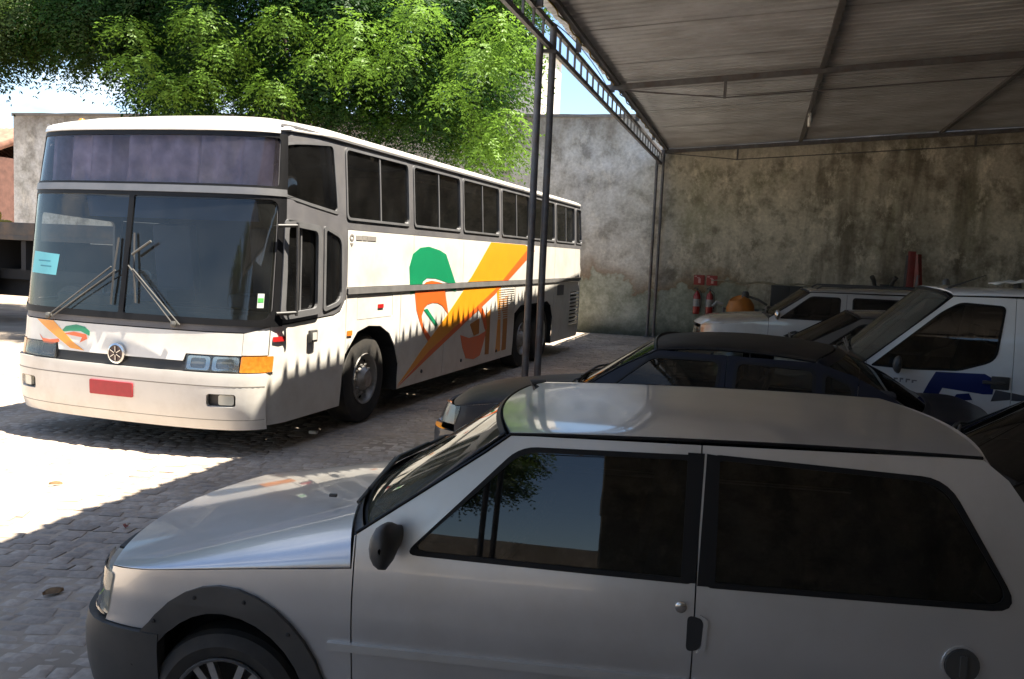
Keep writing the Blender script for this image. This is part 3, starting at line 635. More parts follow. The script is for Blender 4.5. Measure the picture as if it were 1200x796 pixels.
# small badge and lettering block under the first window
EMB = mat('badge_grey', (.25, .23, .21), .5)
panel('badge', BW, bs(disc(1.545, 2.06, .05, .036), 1), EMB, bus, [bs(disc(1.545, 2.06, .026, .018), 1)], off=.004, thick=.004); panel('badge', BW, bs([(1.51, 2.0), (1.58, 2.0), (1.545, 1.965)], 1), EMB, bus, off=.004, thick=.004)
for k, (a, b) in enumerate(((1.64, 1.78), (1.79, 1.89), (1.90, 2.11))): panel('lettering', BW, bs(rect(a, b, 2.035, 2.085 + .004 * (k % 2)), 1), EMB, bus, off=.004, thick=.004)
# roof: rings shrinking to a crown
def bus_ring(e, z, n=150):
    out = []
    for k in range(n):
        u = BW.a[-1] * (2 * k / n - 1); p = Vector(BW(u, 3.055)); out.append((p.x + (1.15 * e if p.x < 6 else -.9 * e) * max(0, 1 - min(abs(p.x - .05), abs(p.x - 12.2)) / 3.0), p.y * (1 - e / 1.41), z - .065 * max(0, min(1, 1 - (p.x - .15) / 1.1)) * max(0, 1 - e / .9)))
    return out
mb = MB(); rings = [bus_ring(e, z) for e, z in ((-.020, 3.045), (-.026, 3.06), (-.014, 3.085), (.02, 3.105), (.10, 3.135), (.28, 3.18), (.55, 3.22), (.9, 3.255), (1.36, 3.275))]
mb.grid(rings, closed=True); n = 150; k0 = len(rings) - 1
mb.f.append(tuple(k0 * n + k for k in range(n))); rf = mb.build('roof', WHITE, bus, smooth=50)
mb = MB(); mb.lathe([(.06, 0), (.055, .02), (.0, .03)], (.9, -.45, 3.18), n=12); mb.build('roof_vent', BAND, rf)
mb = MB(); mb.lathe([(.035, 0), (.03, .02), (.018, .03), (.0, .032)], (.40, 1.0, 3.09), n=12); mb.build('clearance_lamp', MATS['reflector_amber'], rf, smooth=40)
# front: bumper, grille strip, lamps, panel, windscreen
F_ = BW.front
for sgn in (-1, 1):                                     # white corner pillars of the lower front
    c0 = BW.ca(1.15); c1 = xs_(.075); fr_ = lambda P: [(sgn * a, z) for a, z in P]
    panel('corner_panel', BW, fr_([(c0 + .004, .94), (c1, .94), (c1, 1.195), (c0 + .004, 1.135)]), WHITE, bus, du=.06, dv=.12)
    panel('corner_panel', BW, fr_([(BW.ca(1.335), .785), (c1, .785), (c1, .935), (BW.ca(1.335), .935)]), WHITE, bus, du=.06, dv=.12)
    panel('corner_pillar', BW, fr_([(BW.ca(1.34), 1.21), (c1, 1.21), (c1, 2.99), (BW.ca(1.34), 2.99)]), BAND, bus, du=.06, dv=.25, off=.002)
    panel('door_gap', BW, fr_([(c1 - .02, .28), (c1 + .03, .28), (c1 + .03, 3.0), (c1 - .02, 3.0)]), SEALM, bus, du=.05, dv=.3, off=-.012)
a1 = xs_(.07)
fogs = [rp(F_([(s * .905, .475), (s * 1.135, .475), (s * 1.135, .59), (s * .905, .59)]), .03) for s in (-1, 1)]
bumper = panel('front_bumper', BW, [(-a1, .265), (a1, .265), (a1, .775), (-a1, .775)], WHITE, bus, fogs, du=.05, dv=.07, thick=.05, off=.03)
panel('bumper_step', BW, rect(-a1 * .99, a1 * .99, .355, .36), mat('bumper_groove', (.25, .23, .2), .6), bumper, off=.0312, thick=.002, du=.05, dv=.05)
panel('bumper_step', BW, rect(-a1 * .99, a1 * .99, .655, .665), MATS['bumper_groove'], bumper, off=.0312, thick=.002, du=.05, dv=.05)
for s in (-1, 1):
    q = rp(F_([(s * .90, .47), (s * 1.14, .47), (s * 1.14, .595), (s * .90, .595)]), .03); b_ = panel('fog_lamp_recess', BW, q, BLACKP, bumper, off=-.03, thick=0, du=.05)
    panel('fog_lamp', BW, rp(F_([(s * 1.0, .49), (s * 1.12, .49), (s * 1.12, .58), (s * 1.0, .58)]), .02), mat('lamp_glass_pale', (.6, .6, .52), .15, coat=.8), b_, off=.012, thick=.03, du=.05)
panel('number_plate', BW, rp(F_([(-.24, .50), (.215, .50), (.215, .63), (-.24, .63)]), .012), mat('plate_red', (.42, .03, .04), .4, vary=.08, vscale=20), bumper, off=.042, thick=.012, du=.08)
panel('grille_strip', BW, F_([(-1.335, .77), (1.335, .77), (1.335, .94), (-1.335, .94)]), mat('grille_black', (.012, .012, .013), .5), bus, off=-.02, thick=0, du=.05, dv=.1)
panel('front_panel', BW, F_([(-1.15, .93), (-.68, .935), (-.66, .868), (.66, .868), (.68, .935), (1.15, .935), (1.15, 1.135), (-1.15, 1.135)]), WHITE, bus, du=.06, dv=.08)
panel('front_panel', BW, [(-a1, 1.145), (a1, 1.145), (a1, 1.205), (-a1, 1.205)], BAND, bus, du=.05, dv=.1, off=-.006)
REFL = mat('lamp_reflector', (.55, .55, .53), .15, .9); LENS = glass('lamp_lens', (.85, .85, .83), 1.0, .03, .08)
for s in (-1, 1):
    hl = panel('headlamp', BW, rp(F_([(s * .685, .785), (s * 1.145, .785), (s * 1.145, .93), (s * .685, .93)]), .012), BLACKP, bus, off=-.012, thick=.02, du=.05, dv=.05)
    for c0, c1 in ((.70, .905), (.925, 1.135)):
        panel('lamp_unit', BW, rp(F_([(s * c0, .795), (s * c1, .795), (s * c1, .92), (s * c0, .92)]), .03), REFL, hl, [rp(F_([(s * (c0 + .035), .812), (s * (c1 - .035), .812), (s * (c1 - .035), .903), (s * (c0 + .035), .903)]), .03)], off=-.002, thick=.02, du=.05, dv=.05)
        panel('lamp_bowl', BW, rp(F_([(s * (c0 + .03), .808), (s * (c1 - .03), .808), (s * (c1 - .03), .907), (s * (c0 + .03), .907)]), .03), mat('lamp_bowl_grey', (.30, .30, .29), .25, .6), hl, off=-.009, thick=.0, du=.05, dv=.05)
    panel('lens', BW, rp(F_([(s * .69, .79), (s * 1.14, .79), (s * 1.14, .925), (s * .69, .925)]), .012), LENS, hl, off=.006, thick=.004, du=.05, dv=.06)
    panel('turn_signal', BW, rp([(s * BW.ca(1.15), .785), (s * BW.ca(1.33), .785), (s * BW.ca(1.33), .93), (s * BW.ca(1.15), .93)], .014), mat('signal_amber', (.55, .19, .02), .2, coat=.8, vary=.2, vscale=30), bus, off=.004, thick=.03, du=.04, dv=.06)
eb = MB(); p = Vector(BW(BW.ca(.005), .885)); eb.lathe([(.095, 0), (.095, .02), (.078, .026), (.074, .014), (0, .014)], (p.x - .005, p.y, .885), (-1, 0, 0), 28); em = eb.build('emblem', CHROME, bus, smooth=40)
MB().lathe([(.076, .0165), (0, .0165)], (p.x - .005, p.y, .885), (-1, 0, 0), 28, cap=False).build('emblem_field', mat('emblem_brown', (.12, .08, .07), .5), em)
mb = MB()
for k in range(6): a = 2 * math.pi * k / 6 + .5; mb.bar((p.x - .025, p.y + .014 * math.cos(a), .885 + .014 * math.sin(a)), (p.x - .025, p.y + .066 * math.cos(a), .885 + .066 * math.sin(a)), .02, .008)
mb.build('emblem_star', CHROME, em)
FL = [('livery_blade', ORANGE, [(-.99, 1.133), (-.76, 1.133), (-.50, .95), (-.36, .88), (-.52, .89)][::-1], .0034), ('livery_wing', GREEN, [(-.66, 1.03), (-.60, 1.09), (-.48, 1.115), (-.38, 1.10), (-.32, 1.06), (-.32, 1.02), (-.42, 1.055), (-.54, 1.05)], .0026), ('livery_body', RED, [(-.62, 1.02), (-.50, 1.045), (-.36, 1.03), (-.34, .99), (-.42, .95), (-.40, 1.0), (-.52, 1.01)], .0030), ('livery_cup', RED, [(-.93, .99), (-.88, .955), (-.78, .95), (-.68, .965), (-.66, .94), (-.75, .91), (-.86, .915)], .0030)]
for nm, m, poly, of in FL: panel(nm, BW, F_(poly), m, bus, off=of, thick=.003, du=.1, dv=.1)
# windscreen: two panes, centre post, black frame; upper window
for c0, c1 in ((-1.33, -.018), (.018, 1.33)):
    q = F_([(c0, 1.245), (c1, 1.245), (c1, 2.355), (c0, 2.355)])
    if c0 < 0: rr_ = [.14, .02, .02, .10]
    else: rr_ = [.02, .14, .10, .02]
    f = panel('windscreen', BW, rp(q, rr_), WSG, bus, off=.0, thick=.008, du=.06, dv=.12)
panel('windscreen_frame', BW, F_([(-1.348, 1.20), (1.348, 1.20), (1.345, 2.385), (-1.345, 2.385)]), SEALM, bus, [rp(F_([(-1.312, 1.26), (-.026, 1.26), (-.026, 2.35), (-1.312, 2.35)]), [.14, .02, .02, .1]), rp(F_([(.026, 1.26), (1.312, 1.26), (1.312, 2.35), (.026, 2.35)]), [.02, .14, .1, .02])], off=.012, thick=.03, du=.06, dv=.12)
panel('cross_bar', BW, F_([(-1.345, 2.388), (1.345, 2.388), (1.343, 2.452), (-1.343, 2.452)]), FRAMEM, bus, off=.02, thick=.05, du=.06, dv=.05)
uw = panel('upper_window', BW, rp(F_([(-1.33, 2.455), (1.33, 2.455), (1.33, 2.935), (-1.33, 2.935)]), .05), UPG, bus, off=.0, thick=.008, du=.06, dv=.12)
panel('window_seal', BW, F_([(-1.348, 2.455), (1.348, 2.455), (1.345, 2.96), (-1.345, 2.96)]), SEALM, uw, [rp(F_([(-1.312, 2.475), (1.312, 2.475), (1.312, 2.92), (-1.312, 2.92)]), .05)], off=.010, thick=.03, du=.06, dv=.12)
panel('roof_peak', BW, [(-a1, 2.962), (a1, 2.962), (a1, 2.99), (-a1, 2.99)], WHITE, bus, off=.022, thick=.05, du=.06, dv=.05)
cu = MB(); rows = []                                     # drawn curtains behind the upper window
for i in range(121):
    c = -1.2 + 2.4 * i / 120; q = Vector(BW(BW.ca(c), 2.7)); w_ = .035 * math.sin(i * .55 + .8 * math.sin(i * .13)) + .02 * math.sin(i * .31 + 1)
    if -1.05 < c < -.85 or -.42 < c < -.2 or .50 < c < .58: w_ += .22
    rows.append([(q.x + .10 + w_, -c * KB, 2.45), (q.x + .14 + w_, -c * KB, 2.94)])
cu.grid(rows); link('curtain', cu.mesh('curtain'), mat('curtain_mauve', (.55, .48, .54), .9, vary=.3, vscale=7), bus, smooth=True)
for c0, cz in ((-1.06, 1.56),):                          # paper notice inside the screen
    panel('paper_notice', BW, F_([(-1.17, 1.575), (-.79, 1.565), (-.77, 1.765), (-1.15, 1.785)]), mat('paper_cyan', (.16, .55, .62), .6, vary=.04), bus, off=.0015, thick=.002, du=.1, dv=.1)
for k, (a, b) in enumerate(((-1.06, -.88), (-1.02, -.86))): panel('notice_line', BW, F_([(a, 1.69 - .05 * k), (b, 1.688 - .05 * k), (b, 1.70 - .05 * k), (a, 1.702 - .05 * k)]), mat('ink_blue', (.05, .25, .33), .6), bus, off=.0030, thick=.001, du=.1)
panel('inspection_sticker', BW, F_([(1.225, 1.37), (1.265, 1.37), (1.265, 1.50), (1.225, 1.50)]), mat('sticker_white', (.6, .65, .6), .5), bus, off=.0015, thick=.002); panel('inspection_sticker', BW, F_([(1.228, 1.42), (1.262, 1.42), (1.262, 1.46), (1.228, 1.46)]), mat('sticker_green', (.1, .45, .1), .5), bus, off=.003, thick=.001)
def on_front(c, z, o=.03): q = Vector(BW(BW.ca(c), z)); return (q.x - o, q.y, q.z)
def wiper(base, elbow, tip_hi, tip_lo):
    mb = MB(); mb.tube([on_front(*base, .05), on_front(*elbow, .07)], .0065, 6); mb.tube([on_front(base[0] + .06, base[1], .05), on_front(elbow[0] + .05, elbow[1] - .03, .07)], .006, 6)
    mb.lathe([(.03, 0), (.03, .03), (.0, .04)], on_front(*base, .03), (-1, 0, .1), 12); w = mb.build('wiper', mat('wiper_grey', (.10, .098, .09), .5), bus, smooth=40)
    MB().tube([on_front(*tip_hi, .025), on_front((tip_hi[0] + tip_lo[0]) / 2, (tip_hi[1] + tip_lo[1]) / 2, .04), on_front(*tip_lo, .025)], .010, 6).build('wiper_blade', BLACKP, w)
wiper((.57, 1.19), (.08, 1.70), (.075, 2.0), (.155, 1.36)); wiper((-.79, 1.18), (-.10, 1.68), (-.085, 1.95), (-.10, 1.33))
MB().tube([on_front(.10, 1.80, .06), on_front(.28, 1.93, .06)], .012, 6).build('wiper_link', MATS['wiper_grey'], bus)
# inside the cab
ins = MB(); ins.box((7.0, 0, 1.7), (10.2, 2.3, 2.3)); ins.build('cabin_lining', DARKIN, bus)
MB().box((1.1, 0, .95), (1.9, 2.2, .5)).build('cab_floor', DARKIN, bus)
mb = MB(); mb.box((.25, 0, 1.22), (.5, 2.3, .16)); mb.box((.22, .62, 1.33), (.36, .7, .12)); mb.build('dashboard', mat('dash_grey', (.16, .16, .155), .7, vary=.15), bus, bevel=.03)
MB().lathe([(.245, -.014), (.26, 0), (.245, .014), (.23, 0), (.245, -.014)], (.62, .62, 1.48), (-.55, 0, .8), 28, cap=False).build('steering_wheel', BLACKP, bus, smooth=50)
for y in (.62, -.62):
    mb = MB(); mb.box((1.15, y, 1.35), (.48, .5, .14)); mb.box((1.38, y, 1.75), (.14, .5, .75), Matrix.Rotation(R(-8), 3, 'Y')); mb.build('seat', mat('bus_seat_blue', (.05, .06, .11), .9), bus, bevel=.04)
MB().box((.50, 0, 2.26), (.03, 2.0, .20), Matrix.Rotation(R(-12), 3, 'Y')).build('sun_visor', mat('visor_blue', (.05, .09, .25), .6), bus)
MB().box((1.0, 0, 2.42), (1.2, 2.4, .05)).build('cab_ceiling', mat('cab_ceiling', (.12, .12, .13), .8), bus)
MB().box((5.9, 0, .42), (10.6, 1.9, .3)).build('chassis', DARKIN, bus)
# ================================================================== cars
class Arc:
    """patch across a car: rows (x_edge, y_edge, z_edge, x_mid, z_mid) along u, v in -1..1 across"""
    def __init__(s, rows, n=2.0, centre=(1, 0, .6)):
        s.rows = np.array(smooth_tab(rows, 8) if len(rows) > 2 else rows, float); s.t = np.linspace(0, 1, len(s.rows)); s.n = n; s.centre = centre
    def __call__(s, u, v):
        xe, ye, ze, xm, zm = (float(np.interp(u, s.t, s.rows[:, k])) for k in range(5)); v = max(-1.0, min(1.0, v)); t = math.sin(v * math.pi / 2)
        h = max(0.0, 1 - abs(t) ** s.n) ** (1 / s.n); hx = 1 - t * t
        return (xe + (xm - xe) * hx, -ye * t, ze + (zm - ze) * h)
def arc_pts(cx, cz, rx, rz, a0, a1, n=14): return [(cx + rx * math.cos(R(a0 + (a1 - a0) * k / n)), cz + rz * math.sin(R(a0 + (a1 - a0) * k / n))) for k in range(n + 1)]
def car(K):
    t = thing(K['name'], K['label'], K['cat'], K['loc'], K['rz']); P = K['paint']; zb = K['zbump']; hw = K['hw']; xf, xr = K['xf'], K['xr']; detail = K.get('detail', 1.0); du = .09 / detail; dv = .09 / detail
    cx = (xf + xr) / 2
    f_ = K.get('nose', .30)
    plan = [(xf, 0), (xf + .008, hw * .32), (xf + .045 * f_ / .3, hw * .60), (xf + .12 * f_ / .3, hw * .82), (xf + .26 * f_ / .3, hw * .935), (xf + .55, hw * .98), (cx - .3, hw), (cx + .4, hw), (xr - .5, hw * .975), (xr - .22, hw * .93), (xr - .08, hw * .80), (xr - .02, hw * .5), (xr, 0)]
    Wp = Wrap(plan, K['zw'], K['zf'], K['zr'], .8, (cx, 0, .5)); side = Wp.side
    def yat(x, z): return abs(Wp(Wp.xa(x), z)[1])
    def xat(x, z): return Wp(Wp.xa(x), z)[0]
    xh0, zh0 = K['hood0']; xc, zh1 = K['hood1']; xA, zA = K['A']; xC, zC = K['C']; xD, zD = K['D']; zt = K['zt']; zs = K.get('zs', .22)
    (wf, wr_), (arx, arz) = K['wheels'], K['arch']; wz = K['r'] + .01
    af = arc_pts(wf, wz, arx, arz, 180 - math.degrees(math.asin(min(1, (zb - wz) / arz))) - 0, -12 if zs < wz else 0); arr, arzr = K.get('arch_r', (arx, arz)); ar = arc_pts(wr_, wz, arr, arzr, 192, math.degrees(math.asin(min(1, max(.05, (zb - wz) / arzr)))))
    sil = [(Wp.P[0, 0] + K.get('lampx', .16), zb)] + af + [(af[-1][0] + .02, zs), (ar[0][0] - .02, zs)] + ar + [(xr - .10, zb), (xr - .06, zt), (xD, zD)] + K.get('Cmid', []) + [(xC, zC), (xA, zA)] + K.get('Amid', []) + [(xc, K['zcowl']), (xc - .001, zh1), (xh0, zh0)]
    seams = [-9] + K['seams'] + [9]; names = K['panels']; g_ = .005
    for sg in (1, -1):
        for i, nm in enumerate(names):
            poly = clipx(sil, seams[i] + g_ / 2, seams[i + 1] - g_ / 2)
            hs = [w for w in K['windows'] if seams[i] < sum(p[0] for p in w) / len(w) < seams[i + 1]]
            pn = panel(nm, Wp, side(poly, sg), P, t, [side(w, sg) for w in hs], du=du, dv=dv, thick=.02)
            for w in hs:
                x0 = min(p[0] for p in w); x1 = max(p[0] for p in w); z0 = min(p[1] for p in w); z1 = max(p[1] for p in w); mx, mz = sum(p[0] for p in w) / len(w), (z0 + z1) / 2
                ins = [(p[0] + (mx - p[0]) * .018 / (x1 - x0) * 2, p[1] + (mz - p[1]) * .014 / (z1 - z0) * 2) for p in w]; outs = [(p[0] - (mx - p[0]) * .004 / (x1 - x0) * 2, p[1] - (mz - p[1]) * .004 / (z1 - z0) * 2) for p in w]
                fr = panel('window_trim', Wp, side(outs, sg), SEALM, pn, [side(ins, sg)], off=.004, thick=.02, du=.12, dv=.12)
                panel('side_window', Wp, side(ins, sg), K['glass'], t, off=-.004, thick=.004, du=.1, dv=.1)
            if nm == 'door' and K.get('handles', 1):
                hx = max(p[0] for p in poly) - .14; q = Wp(sg * Wp.xa(hx), K['zhandle']); MB().box((0, 0, 0), (.17, .035, .03)).build('door_handle', K.get('handlemat', BLACKP), pn, bevel=.008).location = (hx, q[1] - sg * .015, K['zhandle'])
        # inner dark shell behind the seams
        panel('inner_shell', Wp, side([(p[0], min(p[1], K['zb'] - .02)) for p in sil], sg), DARKIN, t, off=-.035, thick=0, du=.25, dv=.25)
        for wx in (wf, wr_):
            arx, arz = K['arch'] if wx == wf else (arr, arzr); a = arc_pts(wx, wz, arx, arz, 190, -10); mb = MB(); mb.grid([[(x, -sg * (hw * .905), z), (x, -sg * (hw - .28), z)] for x, z in a]); mb.add([(x, -sg * (hw - .28), z) for x, z in a], [tuple(range(len(a)))]); mb.build('wheel_housing', DARKIN, t, recalc=False)
            wheel(t, wx, -sg * (hw - .03 - K['tw'] / 2), K['r'], K['rr'], K['tw'], -sg, K.get('rim', 'alloy'))
            if K.get('flare'):
                fr_, rz_ = K['flare']; A0 = 180 + 8; o_ = arc_pts(wx, wz, arx + fr_, arz + rz_, 176 if wx == wf else 190, -14 if wx == wf else 4, 18); i_ = arc_pts(wx, wz, arx - .02, arz - .02, 190, -14, 18)
                fl = panel('arch_flare', Wp, side(o_ + i_[::-1], sg), BLACKP, t, off=.016, thick=.04, du=.05, dv=.05)
                for k in range(6):
                    a = R(18 + k * 29); x = wx + (arx + fr_ * .55) * math.cos(a); z = wz + (arz + rz_ * .55) * math.sin(a); q = Wp(sg * Wp.xa(x), z); MB().lathe([(.008, 0), (.006, .004), (0, .005)], (x, q[1] - sg * .016, z), (0, -sg, 0), 8).build('screw', DARKIN, fl)
        # gutter strip along pillar and roof edge
        mb = MB(); line = [(xc + .005 + (xA - xc) * q / 6, K['zcowl'] + .01 + (zA - K['zcowl'] - .008) * q / 6) for q in range(6)] if not K.get('Amid') else smooth_tab([(xc + .005, K['zcowl'] + .01)] + K['Amid'][::-1] + [(xA, zA)], 5)[:-1]
        line += [(xA + (xC - xA) * q / 14, zA + (zC - zA) * q / 14 + K.get('gut_bow', .012) * 4 * (q / 14) * (1 - q / 14) + .003) for q in range(15)]
        mb.tube([(xat(x, z), -sg * (yat(x, z) - .001), z) for x, z in line], K.get('gutter', .007), 6); mb.build('gutter', SEALM, t, smooth=60)
        # mirror
        if K.get('mirror'):
            mx_, mz_ = K['mirror']; q = Wp(sg * Wp.xa(mx_), mz_); y0 = q[1]; mb = MB(); rows = []
            for i in range(7):
                s_ = [0.0, .05, .11, .16, .19, .205, .21][i]; w_ = [.035, .05, .075, .08, .07, .05, .01][i]; h_ = [.03, .045, .072, .078, .068, .05, .01][i]; dx = -.02 * math.sin(s_ * 6)
                rows.append([(mx_ + dx + w_ * .62 * math.cos(2 * math.pi * k / 14) * (1.0 if math.cos(2 * math.pi * k / 14) < 0 else .5), y0 - sg * (s_ - .02), mz_ + h_ * math.sin(2 * math.pi * k / 14)) for k in range(14)])
            mb.grid(rows, closed=True); mb.build('mirror', K.get('mirrormat', BLACKP), t, smooth=60)
    # hood, windscreen, roof, rear
    ye = lambda x, z: yat(x, z) + .0
    hr = [(xat(xh0, zh0), ye(xh0, zh0), zh0 + .004, K['hoodc0'][0], K['hoodc0'][1])]
    for u_, (mxx, mzz) in zip(K.get('hoodu', (.18, .5)), K['hoodmid']):
        x_ = xh0 + (xc - xh0) * u_; z_ = zh0 + (zh1 - zh0) * u_; hr.append((xat(x_, z_), ye(x_, z_), z_ + .004, mxx, mzz))
    hr.append((xc - .006, ye(xc, zh1), zh1 + .004, *K['cowlc']))
    hood = Arc(hr, K.get('hoodn', 3.4), (cx, 0, .2)); panel('bonnet', hood, rect(0.0, 1.0, -1, 1), K.get('hoodpaint', P), t, du=.05, dv=.06, thick=.012)
    wb = K['wsb']; wt = K['wst']                         # windscreen: edge + mid points, bottom and top
    y_b = ye(*wb[0]) - .035; y_t = ye(*wt[0]) - .03
    ws = Arc([(wb[0][0], y_b, wb[0][1], *wb[1]), (wt[0][0], y_t, wt[0][1], *wt[1])], 2.0, (cx, 0, .6))
    wsg = panel('windscreen', ws, rp([(.03, -.97), (.98, -.96), (.98, .96), (.03, .97)], .05), K.get('wsglass', K['glass']), t, du=.1, dv=.08, thick=.005)
    panel('windscreen_seal', ws, [(-.04, -1.0), (1.0, -1.0), (1.0, 1.0), (-.04, 1.0)], SEALM, t, [rp([(.045, -.955), (.97, -.955), (.97, .955), (.045, .955)], .05)], off=.005, thick=.03, du=.1, dv=.08)
    mb = MB(); mb.grid([[(hood(1, v)[0], hood(1, v)[1] * .97, hood(1, v)[2] - .012) for v in np.linspace(-.9, .9, 19)], [(ws(0, v)[0] + .02, ws(0, v)[1], ws(0, v)[2] - .004) for v in np.linspace(-.9, .9, 19)]]); mb.build('cowl', BLACKP, t, recalc=False)
    for s_ in K.get('wipers', (.45, -.15)):
        a = ws(.02, s_); b = ws(.10, s_ - .55); c = ws(.28, s_ - .62); w = MB(); w.tube([(a[0] - .03, a[1], a[2] + .02), (b[0] - .03, b[1], b[2] + .03)], .008, 6); wo = w.build('wiper', BLACKP, t)
        MB().tube([tuple(Vector(ws(.06, s_ - .15)) + Vector((-.02, 0, .02))), tuple(Vector(ws(.13, s_ - .55)) + Vector((-.03, 0, .025))), tuple(Vector(ws(.16, s_ - .85)) + Vector((-.02, 0, .02)))], .009, 6).build('wiper_blade', BLACKP, wo)
    n_ = 6; rr_ = []
    for k in range(n_ + 1):
        u_ = k / n_; x_ = xA + (xC - xA) * u_; z_ = zA + (zC - zA) * u_ + K.get('gut_bow', .012) * 4 * u_ * (1 - u_); xm0, zm0 = K['roofc'][0]; xm1, zm1 = K['roofc'][1]
        rr_.append((xat(x_, z_), ye(x_, z_) - .004, z_ + .006, xm0 + (xm1 - xm0) * u_, zm0 + (zm1 - zm0) * u_ + K.get('roof_bow', .03) * 4 * u_ * (1 - u_)))
    roof = Arc(rr_, K.get('roofn', 2.6), (cx, 0, .2)); ro_ = panel('roof', roof, rect(0, 1, -1, 1), K.get('roofpaint', P), t, du=.06, dv=.06, thick=.012)
    rg0, rg1 = K['rgb']                                  # rear glass bottom: edge, mid
    rw = Arc([(xat(xC, zC) + .006, ye(xC, zC) - .006, zC, K['roofc'][1][0] + .02, K['roofc'][1][1] - .004), (xat(*rg0), ye(*rg0) - .006, rg0[1], *rg1)], 2.0, (cx, 0, .5))
    tg = panel('tailgate' if not K.get('trunk') else 'rear_frame', rw, [(0, -1), (1, -1), (1, 1), (0, 1)], P, t, [rp([(.1, -.86), (.94, -.86), (.94, .86), (.1, .86)], .07)], du=.12, dv=.08, thick=.02, off=.004)
    panel('rear_window', rw, rp([(.1, -.86), (.94, -.86), (.94, .86), (.1, .86)], .07), K['glass'], t, du=.12, dv=.08, thick=.004)
    if K.get('trunk'):
        tr = Arc([(xat(*rg0), ye(*rg0) - .01, rg0[1], *rg1), ((rg0[0] + xr) / 2, ye(xr - .3, zt) - .01, (rg0[1] + zt) / 2 + .01, (rg1[0] + xr) / 2, (rg1[1] + zt) / 2 + .05), (xr - .06, ye(xr - .06, zt) * .97, zt, xr - .02, zt + .035)], 3.0, (cx, 0, .2)); panel('boot_lid', tr, rect(0, 1, -1, 1), P, t, du=.12, dv=.08, thick=.015)
    aB = Wp.xa(xr - .10); aE = Wp.a[-1]
    for sg in (1, -1):
        q = [(sg * aB, zb), (sg * aE, zb), (sg * aE, zt + .02), (sg * (aB + .02), zt)]
        panel('rear_panel', Wp, q, P, t, du=.07, dv=.1); panel('tail_lamp', Wp, rp([(sg * (aB - .02), zb + .05), (sg * (aB + .24), zb + .05), (sg * (aB + .24), zt - .05), (sg * (aB - .02), zt - .05)], .02), mat('tail_red', (.35, .01, .012), .2, coat=.8), t, off=.006, thick=.02, du=.06)
    # bumpers
    a_f = Wp.xa(af[0][0]); zlo = K.get('zlow', .24)
    q = [(-a_f, zlo + .06), (-a_f * .6, zlo), (a_f * .6, zlo), (a_f, zlo + .06), (a_f, zb - .004), (-a_f, zb - .004)]
    panel('front_bumper', Wp, q, K.get('bumper', BLACKP), t, off=.02, thick=.05, du=.05, dv=.07)
    xb = ar[-1][0]; ab = Wp.xa(xb)
    for sg in (1, -1): panel('rear_bumper', Wp, [(sg * ab, zlo + .04), (sg * aE, zlo), (sg * aE, zb - .004), (sg * ab, zb - .004)], K.get('bumper', BLACKP), t, off=.02, thick=.05, du=.06, dv=.08)
    # front: lamps and grille
    a_l = Wp.xa(Wp.P[0, 0] + K.get('lampx', .16)); cl = Wp.ca(hw * K.get('lampin', .50)); zl0, zl1 = K['lampz']
    for sg in (1, -1):
        hl = panel('headlamp', Wp, rp([(sg * cl, zl0), (sg * (a_l - .004), zl0), (sg * (a_l - .004), zl1), (sg * cl, zl1)], .02), K.get('lampback', REFL), t, off=-.012, thick=.02, du=.04, dv=.06)
        panel('lens', Wp, rp([(sg * cl, zl0), (sg * (a_l - .004), zl0), (sg * (a_l - .004), zl1), (sg * cl, zl1)], .02), LENS, hl, off=.004, thick=.004, du=.04, dv=.06)
    panel('grille', Wp, [(-cl + .004, zl0), (cl - .004, zl0), (cl - .004, zl1), (-cl + .004, zl1)], BLACKP, t, off=-.008, thick=.02, du=.05, dv=.06)
    # interior and floor
    zi = K['zb']; mb = MB(); mb.box((cx, 0, zs + .12), (xr - xf - .5, hw * 1.15, .22)); mb.build('floor_pan', DARKIN, t)
    MB().box((cx + .45, 0, zi - .25), (xr - xc - .9, hw * 1.7, .06)).build('cabin_floor', DARKIN, t)
    mb = MB(); mb.box((xc + .20, 0, zi - .06), (.42, hw * 1.65, .16)); mb.build('dashboard', mat('dash_dark', (.03, .03, .032), .7), t, bevel=.03)
    MB().lathe([(.17, -.012), (.183, 0), (.17, .012), (.157, 0), (.17, -.012)], (xc + .55, -hw * .45, zi - .0), (-.8, 0, .6), 24, cap=False).build('steering_wheel', BLACKP, t, smooth=50)
    xs2 = K.get('seatx', xc + 1.05)
    for y in (-hw * .46, hw * .46):
        mb = MB(); mb.box((xs2 - .18, y, zi - .34), (.5, hw * .62, .16)); mb.box((xs2 + .12, y, zi - .06), (.14, hw * .60, .56), Matrix.Rotation(R(14), 3, 'Y')); mb.box((xs2 + .20, y, zi + .27), (.09, hw * .32, .16)); mb.build('seat', SEATC, t, bevel=.03)
    mb = MB(); mb.box((xs2 + .75, 0, zi - .3), (.5, hw * 1.5, .16)); mb.box((xs2 + 1.02, 0, zi - .04), (.14, hw * 1.5, .5), Matrix.Rotation(R(14), 3, 'Y')); mb.build('rear_seat', SEATC, t, bevel=.03)
    return t, Wp
def place(nx, ny, yawdeg, hw):
    """world location of a car's origin from a point of its near flank"""
    a = R(yawdeg); return (nx - math.sin(a) * hw, ny + math.cos(a) * hw, 0)
def paint(name, col, metal=.6, rough=.36, dirt=(.25, .22, .18), damt=.25, coat=.9, spec=.5): return mat(name, col, rough, metal, vary=.04, vscale=3, coat=coat, dirt=dirt, dscale=1.6, damt=damt, crough=.045, spec=spec)
